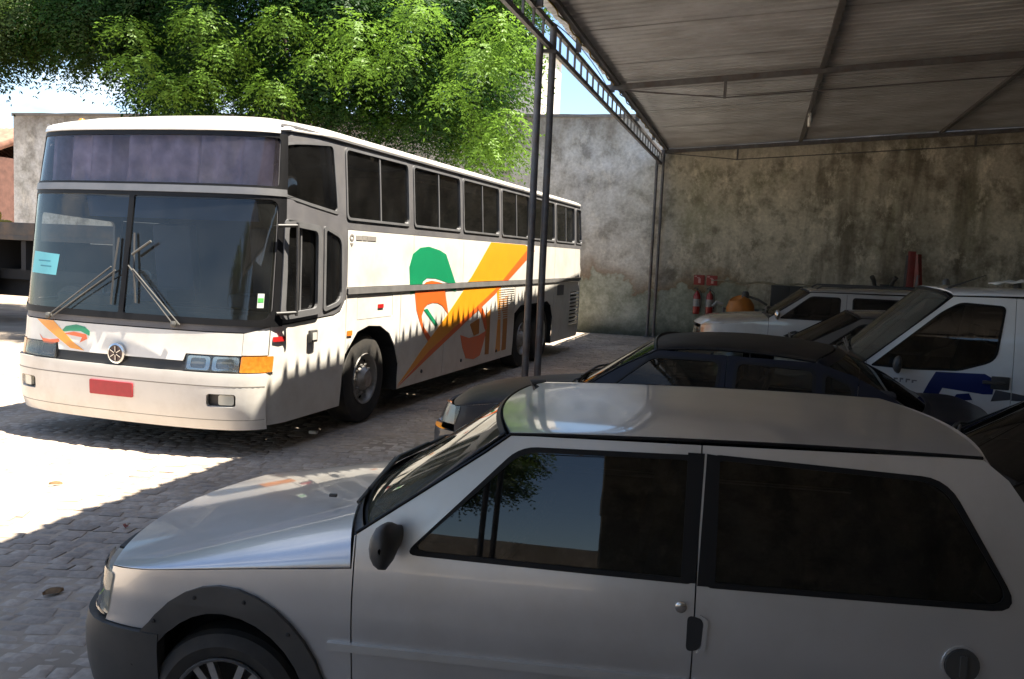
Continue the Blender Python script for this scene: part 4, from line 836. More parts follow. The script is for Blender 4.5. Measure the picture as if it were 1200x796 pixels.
# ------------------------------------------------------------------ silver three-door hatchback in the foreground
SIL = paint('silver_paint', (.60, .60, .605), .65, .32, (.36, .34, .31), .35, .8)
CARG = glass('car_tinted_glass', (.055, .055, .06), 1.0, .012, .02)
CARWS = glass('car_windscreen', (.60, .62, .52), 1.0, .012, .22, (.32, .30, .20))  # olive film: the reflection on this windscreen put into the glass colour
door_win = rp([(.175, .925), (1.135, .912), (1.138, 1.312), (.545, 1.30)], [.05, .02, .03, .06]); quarter_win = rp([(1.185, .905), (2.155, .905), (1.925, 1.292), (1.185, 1.318)], [.02, .09, .08, .03])
uno, UW = car(dict(name='hatchback', label='silver three-door hatchback with black wheel arch flares and dark side glass', cat='car', loc=place(-1.27, 2.72, 8, .775), rz=R(8), paint=SIL, hw=.775, xf=-1.17, xr=2.50, zbump=.56, detail=1.6,
    zw=[(.18, .91), (.35, .945), (.55, .980), (.66, .998), (.70, 1.0), (.80, .993), (.92, .970), (1.15, .905), (1.36, .835), (1.46, .80)], zf=[(.2, .07), (.3, .01), (.45, -.005), (.55, .015), (.6, .04), (.75, .075), (.9, .13)], zr=[(.2, .05), (.4, 0), (.55, .0), (.7, .0), (1.45, .0)],
    hood0=(-.99, .762), hood1=(-.006, .858), zcowl=.968, A=(.508, 1.338), C=(2.04, 1.362), D=(2.36, .93), Cmid=[(2.30, 1.02), (2.22, 1.16), (2.12, 1.30)][0:3], zt=.90, lampback=mat('lamp_glass_pale', (.6, .6, .52), .15, coat=.8), wheels=(-.47, 1.89), arch=(.335, .385), arch_r=(.335, .285), r=.288, rr=.195, tw=.17, flare=(.055, .075),
    lampx=.205, lampz=(.575, .74), lampin=.55, seams=[0.0, 1.150], panels=['fender', 'door', 'rear_quarter'], windows=[door_win, quarter_win], glass=CARG, wsglass=CARWS, zb=.92, zhandle=.75, handles=0,
    hoodc0=(-1.06, .766), hoodmid=[(-.90, .800), (-.60, .868)], cowlc=(-.135, .978), hoodn=2.7, wsb=((.015, .968), (-.115, .978)), wst=((.485, 1.338), (.405, 1.353)), roofc=((.41, 1.354), (2.11, 1.374)), roof_bow=.008, roofn=2.8, rgb=((2.36, .935), (2.40, .935)), mirror=(.155, .985), gutter=.0065, rim='alloy', seatx=.98))
for sg in (1, -1):
    panel('side_moulding', UW, UW.side(rect(-.085, 1.14, .568, .597, .006), sg), paint('silver_trim', (.55, .55, .54), .4, .35), uno, off=.014, thick=.02, du=.1); panel('side_moulding', UW, UW.side(rect(1.157, 1.52, .568, .597, .006), sg), MATS['silver_trim'], uno, off=.014, thick=.02, du=.1)
    panel('pillar_cover', UW, UW.side([(1.10, .912), (1.1465, .912), (1.160, 1.322), (1.105, 1.322)], sg), SEALM, uno, off=.0055, thick=.004, du=.1); panel('pillar_cover', UW, UW.side([(1.1535, .905), (1.21, .905), (1.21, 1.318), (1.167, 1.322)], sg), SEALM, uno, off=.0055, thick=.004, du=.1)
    panel('sill_trim', UW, UW.side(rect(-.12, 1.54, .215, .27, .01), sg), BLACKP, uno, off=.01, thick=.03, du=.1)
    q = UW(sg * UW.xa(1.105), .835); MB().lathe([(.019, 0), (.019, .008), (.012, .012), (0, .012)], (1.105, q[1], .835), (0, -sg, 0), 20).build('door_lock', CHROME, uno, smooth=40)
    panel('handle_recess', UW, UW.side(rp([(1.128, .69), (1.175, .70), (1.18, .80), (1.128, .81)], .02), sg), DARKIN, uno, off=.0035, thick=.004, du=.05, dv=.05)
    panel('handle_lip', UW, UW.side(rp([(1.16, .685), (1.19, .70), (1.195, .80), (1.165, .815), (1.180, .79), (1.176, .71)], .008), sg), SIL, uno, off=.008, thick=.01, du=.05, dv=.05)
panel('fuel_cap', UW, UW.side(disc(1.985, .725, .053), 1), BLACKP, uno, off=.012, thick=.02, du=.05, dv=.05); panel('fuel_cap_grip', UW, UW.side(rect(1.975, 1.995, .69, .76, .006), 1), BLACKP, uno, off=.022, thick=.012, du=.05, dv=.05); panel('fuel_cap_rim', UW, UW.side(disc(1.985, .725, .062), 1), SIL, uno, [UW.side(disc(1.985, .725, .055), 1)], off=.005, thick=.006, du=.05, dv=.05)
mb = MB(); q = UW(UW.xa(.165), .95); mb.add([(.10, q[1] - .004, .928), (.20, q[1] - .004, .925), (.235, q[1] + .018, 1.0)], [(0, 1, 2)]); mb.build('mirror_patch', BLACKP, uno, recalc=False)
MB().box((-.22, -.33, .985), (.03, .016, .012)).build('washer_jet', BLACKP, uno, bevel=.003)
MB().tube([(.52, .05, 1.40), (.50, .05, 1.425), (.56, .05, 1.435)], [.016, .014, .006], 8).build('aerial_base', BLACKP, uno)
# ------------------------------------------------------------------ dark blue saloon
NAVY = paint('navy_paint', (.005, .007, .016), 0, .4, (.03, .026, .024), .25, .08, .22); NAVYTOP = paint('navy_dust_reflection', (.010, .009, .009), 0, .55, (.075, .056, .04), .9, .0, .25)  # brown top paint: dust, plus the bonnet's reflection of ground and bus as colour
SEEG = glass('car_clear_glass', (.17, .185, .17), .45, .012, .08, (.14, .13, .11))
sed, SW_ = car(dict(name='saloon', label='dusty dark blue four-door saloon parked between silver hatchback and white van', cat='car', loc=place(-1.82, 6.46, -6, .82), rz=R(-6), paint=NAVY, hoodpaint=NAVYTOP, roofpaint=NAVYTOP, hw=.82, xf=-.76, xr=3.38, zbump=.56, nose=.42,
    zw=[(.18, .93), (.4, .98), (.6, 1.0), (.8, .985), (.95, .955), (1.15, .88), (1.34, .80), (1.45, .76)], zf=[(.2, .08), (.35, .01), (.5, 0), (.6, .03), (.8, .12), (.95, .2)], zr=[(.2, .05), (.5, 0), (.8, .03), (1.0, .06)],
    hood0=(-.50, .755), hood1=(.55, .90), zcowl=.955, A=(1.13, 1.315), Amid=[(.86, 1.17)], C=(2.22, 1.312), D=(2.95, .99), Cmid=[(2.70, 1.135), (2.47, 1.245)], zt=.95, lampback=MATS['lamp_glass_pale'], wheels=(0, 2.44), arch=(.335, .345), r=.285, rr=.19, tw=.18,
    lampx=.33, lampz=(.61, .755), lampin=.60, seams=[.56, 1.63, 2.50], panels=['fender', 'door', 'rear_door', 'rear_quarter'], windows=[rp([(.71, .94), (1.57, .94), (1.59, 1.28), (1.10, 1.272)], [.02, .05, .06, .06]), rp([(1.68, .94), (2.24, .94), (2.22, 1.27), (1.69, 1.28)], .05), rp([(2.285, .955), (2.49, .965), (2.47, 1.18), (2.27, 1.255)], .04)], glass=SEEG, wsglass=SEEG, zb=.94, zhandle=.85, handlemat=NAVY,
    hoodc0=(-.66, .74), hoodmid=[(-.48, .845), (-.05, .920)], cowlc=(.36, .975), hoodn=2.3, wsb=((.58, .965), (.42, .985)), wst=((1.12, 1.305), (1.03, 1.385)), gut_bow=.03, roofc=((1.04, 1.372), (2.31, 1.365)), roof_bow=.045, roofn=2.4, rgb=((2.93, .995), (2.99, 1.01)), trunk=True, mirror=(.80, .965), mirrormat=NAVY, bumper=paint('navy_bumper', (.014, .016, .024), 0, .5, (.14, .12, .1), .4), rim='cap'))
# ------------------------------------------------------------------ white panel van
VWH = paint('van_white', (.80, .80, .79), 0, .35, (.5, .46, .4), .3); VLB = mat('van_decal_blue', (.004, .018, .12), .35, vary=.05); VGR = mat('van_decal_grey', (.07, .07, .08), .4); VBK = mat('van_lettering', (.06, .06, .07), .5)
van, VW = car(dict(name='van', label='white van with blue emblem on its door, parked beyond the blue saloon', cat='van', loc=place(.90, 8.3, 0, .86), rz=0, paint=VWH, hw=.86, xf=-.85, xr=3.35, zbump=.60, nose=.4,
    zw=[(.18, .95), (.5, 1.0), (.9, 1.0), (1.15, .985), (1.5, .93), (1.80, .87), (1.95, .84)], zf=[(.2, .05), (.5, 0), (.8, .08), (1.0, .18), (1.1, .25)], zr=[(.2, .03), (1, 0), (1.9, .08)],
    hood0=(-.66, .97), hood1=(-.02, 1.09), zcowl=1.12, A=(.70, 1.765), C=(3.18, 1.80), D=(3.30, 1.2), zt=1.1, wheels=(-.08, 2.5), arch=(.35, .36), r=.31, rr=.2, tw=.19,
    lampx=.30, lampz=(.70, .95), lampin=.62, seams=[.04, 1.19, 2.20], panels=['fender', 'door', 'sliding_door', 'rear_quarter'], windows=[rp([(.075, 1.135), (.40, 1.125), (.78, 1.14), (1.06, 1.24), (1.115, 1.70), (.76, 1.715), (.62, 1.63)], [.03, .05, .05, .09, .05, .05, .05])], glass=CARG, wsglass=glass('van_windscreen', (.3, .33, .3), .5, .015, .35, (.17, .18, .155)), zb=1.13, zhandle=1.06,
    hoodc0=(-.80, .95), hoodmid=[(-.70, 1.08), (-.45, 1.16)], cowlc=(-.14, 1.195), hoodn=2.8, wsb=((.02, 1.13), (-.12, 1.19)), wst=((.68, 1.755), (.56, 1.83)), roofc=((.58, 1.835), (3.26, 1.86)), roof_bow=.012, roofn=2.8, rgb=((3.30, 1.2), (3.33, 1.2)), mirror=(.30, 1.17), bumper=BLACKP, rim='cap', seatx=.95))
vd = lambda nm, poly, m, of=.004: panel(nm, VW, VW.side(poly, 1), m, van, off=of, thick=.004, du=.15, dv=.1)
vd('emblem', [(.475, .84), (.55, 1.02), (.60, 1.118), (.98, 1.128), (1.06, 1.085), (1.05, .96), (.98, .955), (.66, .985), (.60, .84)], VLB); vd('emblem', [(.735, .88), (.90, .90), (.87, .955), (.775, .94)], VLB); vd('emblem_swoosh', [(1.07, 1.0), (1.185, .985), (1.185, .925), (1.04, .90)], VGR); vd('emblem_swoosh', [(1.195, .985), (1.38, .955), (1.42, .92), (1.195, .92)], VGR)
vd('vent', rect(-.16, .025, 1.035, 1.055, .008), BLACKP); vd('lettering', [(.085, 1.00), (.155, 1.00), (.155, 1.055), (.13, 1.075), (.085, 1.08)], VBK); vd('lettering', [(.105, 1.02), (.14, 1.02), (.125, 1.045), (.105, 1.05)], VWH, .006)
for k, (w_, h_) in enumerate(((.035, .034), (.03, .036), (.032, .034), (.028, .036), (.034, .032), (.04, .026))):
    x = .175 + k * .048; vd('lettering', [(x, 1.008), (x + w_ * .35, 1.008), (x + w_ * .35, 1.008 + h_ * .6), (x + w_, 1.008 + h_ * .6), (x + w_, 1.008 + h_), (x, 1.008 + h_)], mat('van_lettering_pale', (.22, .22, .23), .5))
hm = MB(); q = VW(VW.xa(1.1), 1.06); hm.box((1.10, q[1] - .006, 1.06), (.14, .02, .11)); hm.build('handle_cup', BLACKP, van, bevel=.008)
panel('sticker', Arc([(.02, .80, 1.13, -.14, 1.165), (.68, .73, 1.755, .56, 1.83)], 2.0, (1, 0, .6)), [(.74, -.62), (.93, -.60), (.93, -.30), (.74, -.32)], mat('sticker_pale_green', (.35, .48, .42), .5), van, off=-.012, thick=.002)
for x, y in ((.72, -.28), (1.30, -.30)): MB().lathe([(.035, 0), (.03, .04), (.018, .055), (0, .058)], (x, y, 1.855), n=12).build('roof_fitting', BLACKP, van, smooth=50)
MB().tube([(.70, -.5, 1.83), (.86, -.5, 1.90), (1.0, -.5, 1.96)], [.012, .006, .003], 6).build('aerial', BLACKP, van)
# ------------------------------------------------------------------ grey hatchback, dark glass, glimpsed between van and silver SUV
GREYP = paint('grey_paint', (.10, .10, .10), .4, .4, (.25, .22, .18), .5)
ht, HW_ = car(dict(name='hatchback', label='dusty dark grey hatchback hidden between the white van and silver sport utility', cat='car', loc=place(.05, 11.0, 0, .80), rz=0, paint=GREYP, hw=.80, xf=-.72, xr=3.0, zbump=.56,
    zw=[(.18, .93), (.5, 1.0), (.8, .985), (1.0, .94), (1.2, .87), (1.4, .80)], zf=[(.2, .06), (.5, 0), (.8, .1), (.95, .2)], zr=[(.2, .05), (.5, 0), (.95, .1), (1.4, .3)],
    hood0=(-.48, .78), hood1=(.42, .97), zcowl=1.0, A=(1.12, 1.39), C=(2.5, 1.38), D=(2.85, .98), zt=.95, wheels=(0, 2.4), arch=(.335, .345), r=.285, rr=.19, tw=.17, lampx=.30, lampz=(.60, .77), lampin=.6, seams=[.45, 1.5], panels=['fender', 'door', 'rear_quarter'], windows=[rp([(.66, .99), (1.42, .99), (1.44, 1.33), (1.12, 1.325)], .06), rp([(1.55, .99), (2.55, .99), (2.3, 1.31), (1.56, 1.33)], .06)], glass=CARG, wsglass=glass('dark_windscreen', (.12, .12, .11), .4, .015, .1, (.05, .045, .04)), zb=.98, zhandle=.88,
    hoodc0=(-.62, .76), hoodmid=[(-.42, .9), (0, 1.0)], cowlc=(.28, 1.05), hoodn=2.8, wsb=((.45, 1.01), (.30, 1.05)), wst=((1.11, 1.38), (1.0, 1.45)), roofc=((1.02, 1.455), (2.6, 1.44)), roofn=2.5, rgb=((2.86, .98), (2.92, .98)), mirror=(.66, 1.03), rim='cap'))
# ------------------------------------------------------------------ silver sport-utility by the wall
SUVP = paint('suv_silver', (.42, .42, .42), .5, .4, (.3, .27, .22), .5); SUVTOP = paint('suv_bonnet', (.36, .35, .32), .4, .45, (.3, .26, .2), .7)
suv, SU = car(dict(name='sport_utility_car', label='dusty silver high-bonnet sport utility car nearest the stained wall', cat='car', loc=place(-.20, 13.6, 0, .88), rz=0, paint=SUVP, hoodpaint=SUVTOP, hw=.88, xf=-.80, xr=3.6, zbump=.72, nose=.3,
    zw=[(.3, .95), (.6, 1.0), (1.0, 1.0), (1.2, .985), (1.4, .93), (1.62, .87), (1.72, .85)], zf=[(.3, .05), (.6, 0), (1.0, .04), (1.2, .1)], zr=[(.3, .03), (1, 0), (1.7, .1)],
    hood0=(-.66, 1.03), hood1=(.36, 1.16), zcowl=1.20, A=(.92, 1.60), C=(3.4, 1.62), D=(3.5, 1.2), zt=1.12, zs=.34, zlow=.36, wheels=(0, 2.6), arch=(.40, .42), r=.345, rr=.21, tw=.22, lampx=.20, lampz=(.80, 1.0), lampin=.6, seams=[.36, 1.42, 2.4], panels=['fender', 'door', 'rear_door', 'rear_quarter'],
    windows=[rp([(.50, 1.205), (1.33, 1.205), (1.34, 1.545), (.93, 1.545)], .05), rp([(1.50, 1.205), (2.3, 1.205), (2.3, 1.55), (1.50, 1.55)], .05), rp([(2.5, 1.205), (3.3, 1.205), (3.25, 1.55), (2.5, 1.55)], .05)], glass=CARG, wsglass=SEEG, zb=1.2, zhandle=1.08,
    hoodc0=(-.77, 1.05), hoodmid=[(-.60, 1.15), (-.2, 1.20)], cowlc=(.26, 1.23), hoodn=3.6, wsb=((.40, 1.21), (.28, 1.235)), wst=((.91, 1.59), (.82, 1.64)), roofc=((.84, 1.645), (3.5, 1.68)), roofn=3.0, rgb=((3.5, 1.2), (3.54, 1.2)), mirror=(.50, 1.26), mirrormat=CHROME, bumper=SUVP, rim='alloy', hoodpaint_=0))
for sg in (1, -1):
    mb = MB(); mb.tube([(1.0, -sg * .66, 1.655), (1.08, -sg * .66, 1.70), (2.9, -sg * .66, 1.72), (3.0, -sg * .66, 1.67)], .014, 8).build('roof_rail', BLACKP, suv, smooth=50)
# ------------------------------------------------------------------ black hatchback between the silver one and the saloon
BLK = paint('black_paint', (.011, .011, .012), .2, .38, (.12, .1, .08), .4)
bk, BKW = car(dict(name='hatchback', label='black hatchback half hidden behind the silver hatchback tail', cat='car', loc=place(.82, 4.62, 0, .80), rz=0, paint=BLK, hw=.80, xf=-.78, xr=2.95, zbump=.56,
    zw=[(.18, .93), (.5, 1.0), (.8, .985), (1.0, .94), (1.2, .87), (1.4, .80)], zf=[(.2, .06), (.5, 0), (.8, .1), (.95, .2)], zr=[(.2, .05), (.5, 0), (.95, .1), (1.4, .3)],
    hood0=(-.52, .76), hood1=(.38, .90), zcowl=.94, A=(.98, 1.30), C=(2.4, 1.34), D=(2.8, .95), zt=.93, wheels=(0, 2.4), arch=(.335, .345), r=.285, rr=.19, tw=.17, lampx=.30, lampz=(.60, .75), lampin=.6, seams=[.40, 1.45], panels=['fender', 'door', 'rear_quarter'], windows=[rp([(.58, .93), (1.37, .93), (1.39, 1.26), (1.0, 1.245)], .06), rp([(1.5, .93), (2.5, .93), (2.22, 1.27), (1.51, 1.27)], .06)], glass=CARG, wsglass=MATS['dark_windscreen'], zb=.93, zhandle=.83,
    hoodc0=(-.66, .74), hoodmid=[(-.46, .86), (-.05, .95)], cowlc=(.24, .98), hoodn=2.8, wsb=((.42, .95), (.27, .98)), wst=((.97, 1.29), (.86, 1.36)), roofc=((.88, 1.365), (2.5, 1.42)), roofn=2.5, rgb=((2.8, .95), (2.86, .95)), rim='cap'))
# ================================================================== trees
def leaf_material(name, lo, hi):
    m = bpy.data.materials.new(name); m.use_nodes = True; n = m.node_tree.nodes; L = m.node_tree.links; n.remove(n['Principled BSDF']); o = n['Material Output']
    at = n.new('ShaderNodeAttribute'); at.attribute_name = 'tone'; cr = n.new('ShaderNodeValToRGB'); e = cr.color_ramp.elements; e[0].position = .1; e[0].color = (*lo, 1); e[1].position = .95; e[1].color = (*hi, 1)
    L.new(at.outputs['Fac'], cr.inputs['Fac']); d = n.new('ShaderNodeBsdfDiffuse'); t = n.new('ShaderNodeBsdfTranslucent'); g = n.new('ShaderNodeBsdfGlossy'); g.inputs['Roughness'].default_value = .45; g.inputs['Color'].default_value = (.9, .95, .9, 1)
    L.new(cr.outputs['Color'], d.inputs['Color']); L.new(cr.outputs['Color'], t.inputs['Color'])
    a = n.new('ShaderNodeMixShader'); a.inputs[0].default_value = .5; L.new(d.outputs[0], a.inputs[1]); L.new(t.outputs[0], a.inputs[2])
    b = n.new('ShaderNodeMixShader'); b.inputs[0].default_value = .012; L.new(a.outputs[0], b.inputs[1]); L.new(g.outputs[0], b.inputs[2]); L.new(b.outputs[0], o.inputs['Surface']); return m
LEAF = leaf_material('leaf_green', (.015, .055, .012), (.145, .26, .03)); LEAFD = leaf_material('leaf_deep_green', (.018, .045, .012), (.10, .15, .025))
BARK = mat('bark', (.09, .065, .045), .9, vary=.3, vscale=12, bump=.8, bscale=25)
def crown_mesh(clumps, per, leaf=.11, seed=1):
    """compound leaves: each sprig arches out of its clump and hangs, carrying paired leaflets"""
    g = np.random.default_rng(seed); V = []; T = []; NRM = []
    for (c, r, tone) in clumps:
        k = int(per * r * r); d = g.normal(size=(k, 3)); d[:, 2] = d[:, 2] * .8 + .25; d /= np.linalg.norm(d, axis=1)[:, None]
        base = np.array(c) + d * r * g.uniform(.35, 1.0, (k, 1)) * np.array([1, 1, .8])
        out = d * np.array([1, 1, .35]) + g.normal(size=(k, 3)) * .35; out[:, 2] -= .15; out /= np.linalg.norm(out, axis=1)[:, None]
        tn = np.clip(tone + g.normal(size=k) * .12 + d[:, 2] * .12, 0, 1); Ln = g.uniform(.28, .5, k)
        side = np.cross(out, np.array([0, 0, 1.0])); side /= np.linalg.norm(side, axis=1)[:, None] + 1e-9
        for j in range(5):
            t = (j + .6) / 5; p = base + out * (Ln * t)[:, None]; p[:, 2] -= Ln * t * t * .75
            for sgn in (-1, 1):
                ld = side * sgn * .8 + out * .5 + g.normal(size=(k, 3)) * .22; ld[:, 2] -= .45; ld /= np.linalg.norm(ld, axis=1)[:, None]
                w = np.cross(ld, d + g.normal(size=(k, 3)) * .4); w /= np.linalg.norm(w, axis=1)[:, None] + 1e-9
                l = leaf * g.uniform(.7, 1.3, (k, 1)); ww = l * .19
                V.append(np.stack([p, p + ld * l * .5 + w * ww, p + ld * l, p + ld * l * .5 - w * ww], 1)); T.append(np.repeat(tn, 4)); ln = np.cross(ld, w); ln *= np.sign((ln * d).sum(1))[:, None]; nn = d * 1.0 + ln * .3; nn[:, 2] += .15; nn /= np.linalg.norm(nn, axis=1)[:, None]; NRM.append(np.repeat(nn, 4, axis=0))
    V = np.concatenate(V).reshape(-1, 3); T = np.concatenate(T); n = len(V) // 4
    me = bpy.data.meshes.new('crown'); me.vertices.add(len(V)); me.vertices.foreach_set('co', V.ravel()); me.loops.add(4 * n); me.loops.foreach_set('vertex_index', np.arange(4 * n, dtype=np.int32))
    me.polygons.add(n); me.polygons.foreach_set('loop_start', np.arange(0, 4 * n, 4, dtype=np.int32)); me.update(calc_edges=True); a = me.attributes.new('tone', 'FLOAT', 'POINT'); a.data.foreach_set('value', T.astype(np.float32)); me.polygons.foreach_set('use_smooth', np.ones(n, dtype=bool)); me.normals_split_custom_set_from_vertices(np.concatenate(NRM).tolist()); return me
def tree(name, label, base, clumps, per, m, seed, trunk_r=.28, leaf=.11):
    t = thing(name, label, 'tree', base, 0, 'trees in the yard'); bx, by = base[0], base[1]; g = random.Random(seed)
    local = [((c[0] - bx, c[1] - by, c[2]), r, tn) for c, r, tn in clumps]
    zc = sum(c[2] for c, r, tn in local) / len(local); cx = sum(c[0] for c, r, tn in local) / len(local); cy = sum(c[1] for c, r, tn in local) / len(local)
    fork = (cx * .25, cy * .25, zc * .42); mb = MB(); mb.tube([(0, 0, -.1), (cx * .05, 0, zc * .15), (cx * .12, cy * .1, zc * .28), fork], [trunk_r * 1.25, trunk_r, trunk_r * .9, trunk_r * .8], 12); tk = mb.build('trunk', BARK, t, smooth=60)
    for c, r, tn in g.sample([q for q in local if abs(q[0][0]) < 3.0], 14):
        mid = [fork[i] + (c[i] - fork[i]) * .5 + g.uniform(-.3, .3) for i in range(3)]; mid[2] += .4
        MB().tube([fork, tuple((fork[i] + mid[i]) / 2 for i in range(3)), tuple(mid)], [trunk_r * .34, trunk_r * .22, .03], 7).build('limb', BARK, tk, smooth=60)
    link('crown', crown_mesh(local, per, leaf, seed), m, t); return t
def ellip_clumps(c, r, n, seed, rad=(.6, 1.05), tone=(.2, .8), inner=.35, zmin=None):
    g = random.Random(seed); out = []
    while len(out) < n:
        d = Vector((g.gauss(0, 1), g.gauss(0, 1), g.gauss(0, 1))).normalized(); k = g.uniform(inner, 1.0) ** .6
        p = (c[0] + d.x * r[0] * k, c[1] + d.y * r[1] * k, c[2] + d.z * r[2] * k)
        if zmin and p[2] < zmin: continue
        out.append((p, g.uniform(*rad), g.uniform(*tone)))
    return out
cl = ellip_clumps((-10.3, 17.2, 7.6), (4.6, 3.4, 3.4), 95, 3, tone=(.0, .26), zmin=4.6) + ellip_clumps((-6.9, 17.4, 6.5), (2.0, 2.2, 2.6), 36, 4, (.55, .9), (.05, .42), zmin=3.9)
cl += [((-5.6, 18.6, 4.2), .6, .95), ((-5.9, 17.9, 4.7), .75, .9), ((-5.5, 18.2, 5.3), .7, .85), ((-5.3, 18.2, 6.1), .7, .8), ((-6.3, 18.8, 4.3), .7, .8), ((-7.2, 17.3, 4.5), .8, .35), ((-8.2, 16.6, 4.7), .8, .25), ((-9.3, 16.2, 4.9), .8, .3), ((-5.2, 17.6, 7.0), .8, .7)]
def seen_at(px, py, Y):                                  # point at depth Y behind a pixel
    d = np.array(RT) @ np.array((px - 600, py - 398, 1050.)); return tuple(np.array((0, 0, 1.95)) + d * (Y / d[1]))
for px, py, r_ in ((235, 25, .6), (265, 60, .5), (160, 75, .5), (330, 25, .55), (415, 40, .6), (420, 80, .45), (490, 20, .6), (320, 105, .5), (200, 105, .45), (560, 70, .6), (600, 60, .55), (585, 30, .5), (530, 110, .45), (370, 70, .4), (465, 60, .4), (240, 95, .45), (590, 145, .5), (565, 175, .45), (150, 35, .45)): cl.append((seen_at(px, py, 13.5 + .0022 * px), r_ * .72, .92))
tree('spreading_tree', 'large bright green tree spreading behind the bus roof', (-9.6, 17.6, 0), cl, 700, LEAF, 11, .32, .078)
cl = ellip_clumps((-17.6, 16.8, 8.6), (3.9, 3.2, 3.2), 70, 6, (.6, 1.0), (.15, .6), zmin=5.9) + [((-15.6, 15.6, 5.9), .7, .3), ((-14.9, 15.3, 6.3), .75, .35), ((-16.6, 15.6, 5.8), .6, .3), ((-14.2, 15.5, 6.6), .8, .3), ((-13.5, 15.8, 6.3), .75, .35), ((-13.2, 16.0, 5.7), .6, .3), ((-15.8, 15.2, 5.5), .5, .3), ((-17.0, 15.5, 6.5), .9, .3), ((-12.9, 16.2, 6.9), .8, .4)]
tree('drooping_tree', 'darker tree with drooping sprays left of the bright green tree', (-20.3, 18.0, 0), cl, 420, LEAFD, 12, .26, .10)
cl = ellip_clumps((-3.2, -18.0, 6.6), (3.4, 2.4, 2.4), 34, 8, (.7, 1.1), (.2, .7), zmin=4.4)
tree('yard_tree', 'green tree beyond the rear yard wall behind the photographer', (-3.4, -18.2, 0), cl, 160, LEAFD, 13, .22, .15)
# ================================================================== neighbouring houses over the wall
BRICK = mat('red_brick', (.12, .058, .043), .85, vary=.3, vscale=5, dirt=(.16, .08, .06), damt=.6); TILE = mat('roof_tile', (.24, .12, .08), .85, vary=.3, vscale=4); LIME = mat('white_lime', (.62, .60, .56), .85, vary=.1, dirt=(.4, .38, .35), damt=.5); PANE = mat('dark_pane', (.05, .06, .07), .15)
hs = thing('white_house', 'upper storey of a white house showing above the wall', 'house', (-9.35, 33.5, 0)); mb = MB(); mb.box((0, 0, 4.8), (2.4, 4, 9.6)).build('wall', LIME, hs); MB().box((.05, 0, 9.67), (2.6, 4.3, .14)).build('roof', LIME, hs, bevel=.02)
w_ = MB().box((-.35, -2.02, 7.0), (.7, .05, .9)).build('window', PANE, hs); MB().box((-.35, -2.05, 6.5), (.86, .1, .08)).build('sill', LIME, w_)
MB().box((-2.2, .4, 3.6), (2.0, 3.4, 7.2)).build('brick_wing', BRICK, hs)
h2 = thing('brick_house', 'red brick house with tiled roof far beyond the yard', 'house', (-31.6, 30.0, 0)); MB().box((0, 0, 2.4), (7, 6, 4.8)).build('wall', BRICK, h2)
rows = MB()
for k in range(24):
    x = -3.6 + k * .3; rows.tube([(x + .15, -3.3, 4.7), (x + .15, 0, 6.0)], .17, 6, cap=False); rows.tube([(x + .15, 3.3, 4.7), (x + .15, 0, 6.0)], .17, 6, cap=False)
rows.build('roof', TILE, h2, smooth=60)
for x in (-1.5, 1.4, 3.0): w_ = MB().box((x, -3.01, 3.2), (.9, .06, 1.1)).build('window', PANE, h2); MB().box((x, -3.03, 2.6), (1.05, .1, .08)).build('sill', LIME, w_)
# ================================================================== old flatbed truck behind the bus
tk = thing('flatbed_truck', 'old dark flatbed truck parked behind the bus', 'truck', (-17.2, 16.6, 0)); TGR = mat('truck_grey', (.05, .047, .045), .6, vary=.3, vscale=3, dirt=(.2, .12, .07), damt=.5)
MB().box((1.5, 0, 1.86), (7.8, 2.1, .12)).build('bed', TGR, tk, bevel=.01)
for y in (-1.03, 1.03): MB().box((1.5, y, 2.04), (7.8, .05, .26)).build('side_board', TGR, tk, bevel=.008)
MB().box((-2.38, 0, 2.4), (.06, 2.1, 1.0)).build('headboard', TGR, tk)
for y in (-.42, .42): MB().box((.6, y, 1.05), (9.6, .1, .22)).build('chassis_rail', DARKIN, tk)
RUST = mat('rusty_iron', (.16, .075, .04), .85, vary=.4, vscale=6, dirt=(.05, .04, .035), damt=.7)
for bx_, bz_, bw_, bh_, a_ in ((-.1, 2.25, .5, .5, .2), (.55, 2.2, .6, .35, -.3), (1.1, 2.35, .4, .7, .1), (.2, 1.5, .35, .4, .0), (.8, .6, .5, .5, .4), (-.3, .35, .6, .3, .2)): bbox('tool_box', (bx_, -1.02 - .1 * abs(a_), bz_), (bw_, .35, bh_), RUST, tk, .02, a_)  # rusty scrap crates added as clutter, kept as parts of the truck
MB().box((1.5, .2, 1.2), (7.6, .1, 1.15)).build('side_skirt', DARKIN, tk); MB().box((.4, -.75, .85), (1.3, .5, .6)).build('fuel_tank', DARKIN, tk, bevel=.06); MB().box((.3, .3, .8), (3.0, 1.0, .5)).build('spare_rack', DARKIN, tk, bevel=.02)  # first box: dark sheet added to fill the darkness under the bed
for x in (-1.9, -.9, .1, 1.1, 2.1): MB().box((x, 0, 1.48), (.12, 1.9, .62)).build('cross_bearer', DARKIN, tk)
for x in (-3.6, 3.4, 4.5):
    for sg in (1, -1): wheel(tk, x, -sg * .92, .46, .27, .28, -sg, 'bus')
cb = MB(); cb.box((-3.5, 0, 1.35), (1.7, 2.1, 1.2)); cb.build('cab', mat('truck_cab_green', (.10, .16, .14), .5, vary=.1), tk, bevel=.12); cb = MB(); cb.box((-3.4, 0, 2.25), (1.3, 1.9, .75)).build('cab_top', MATS['truck_cab_green'], tk, bevel=.12)
MB().box((-4.08, 0, 2.3), (.05, 1.6, .5)).build('windscreen', PANE, tk); MB().box((-3.4, -.96, 2.3), (.8, .05, .45)).build('side_window', PANE, tk)
MB().tube([(-.2, -1.15, 2.0), (.0, -1.3, 1.9), (.05, -1.3, 1.2), (.9, -1.25, .95)], .025, 8).build('tow_bar', mat('bar_grey', (.3, .29, .28), .5), tk)
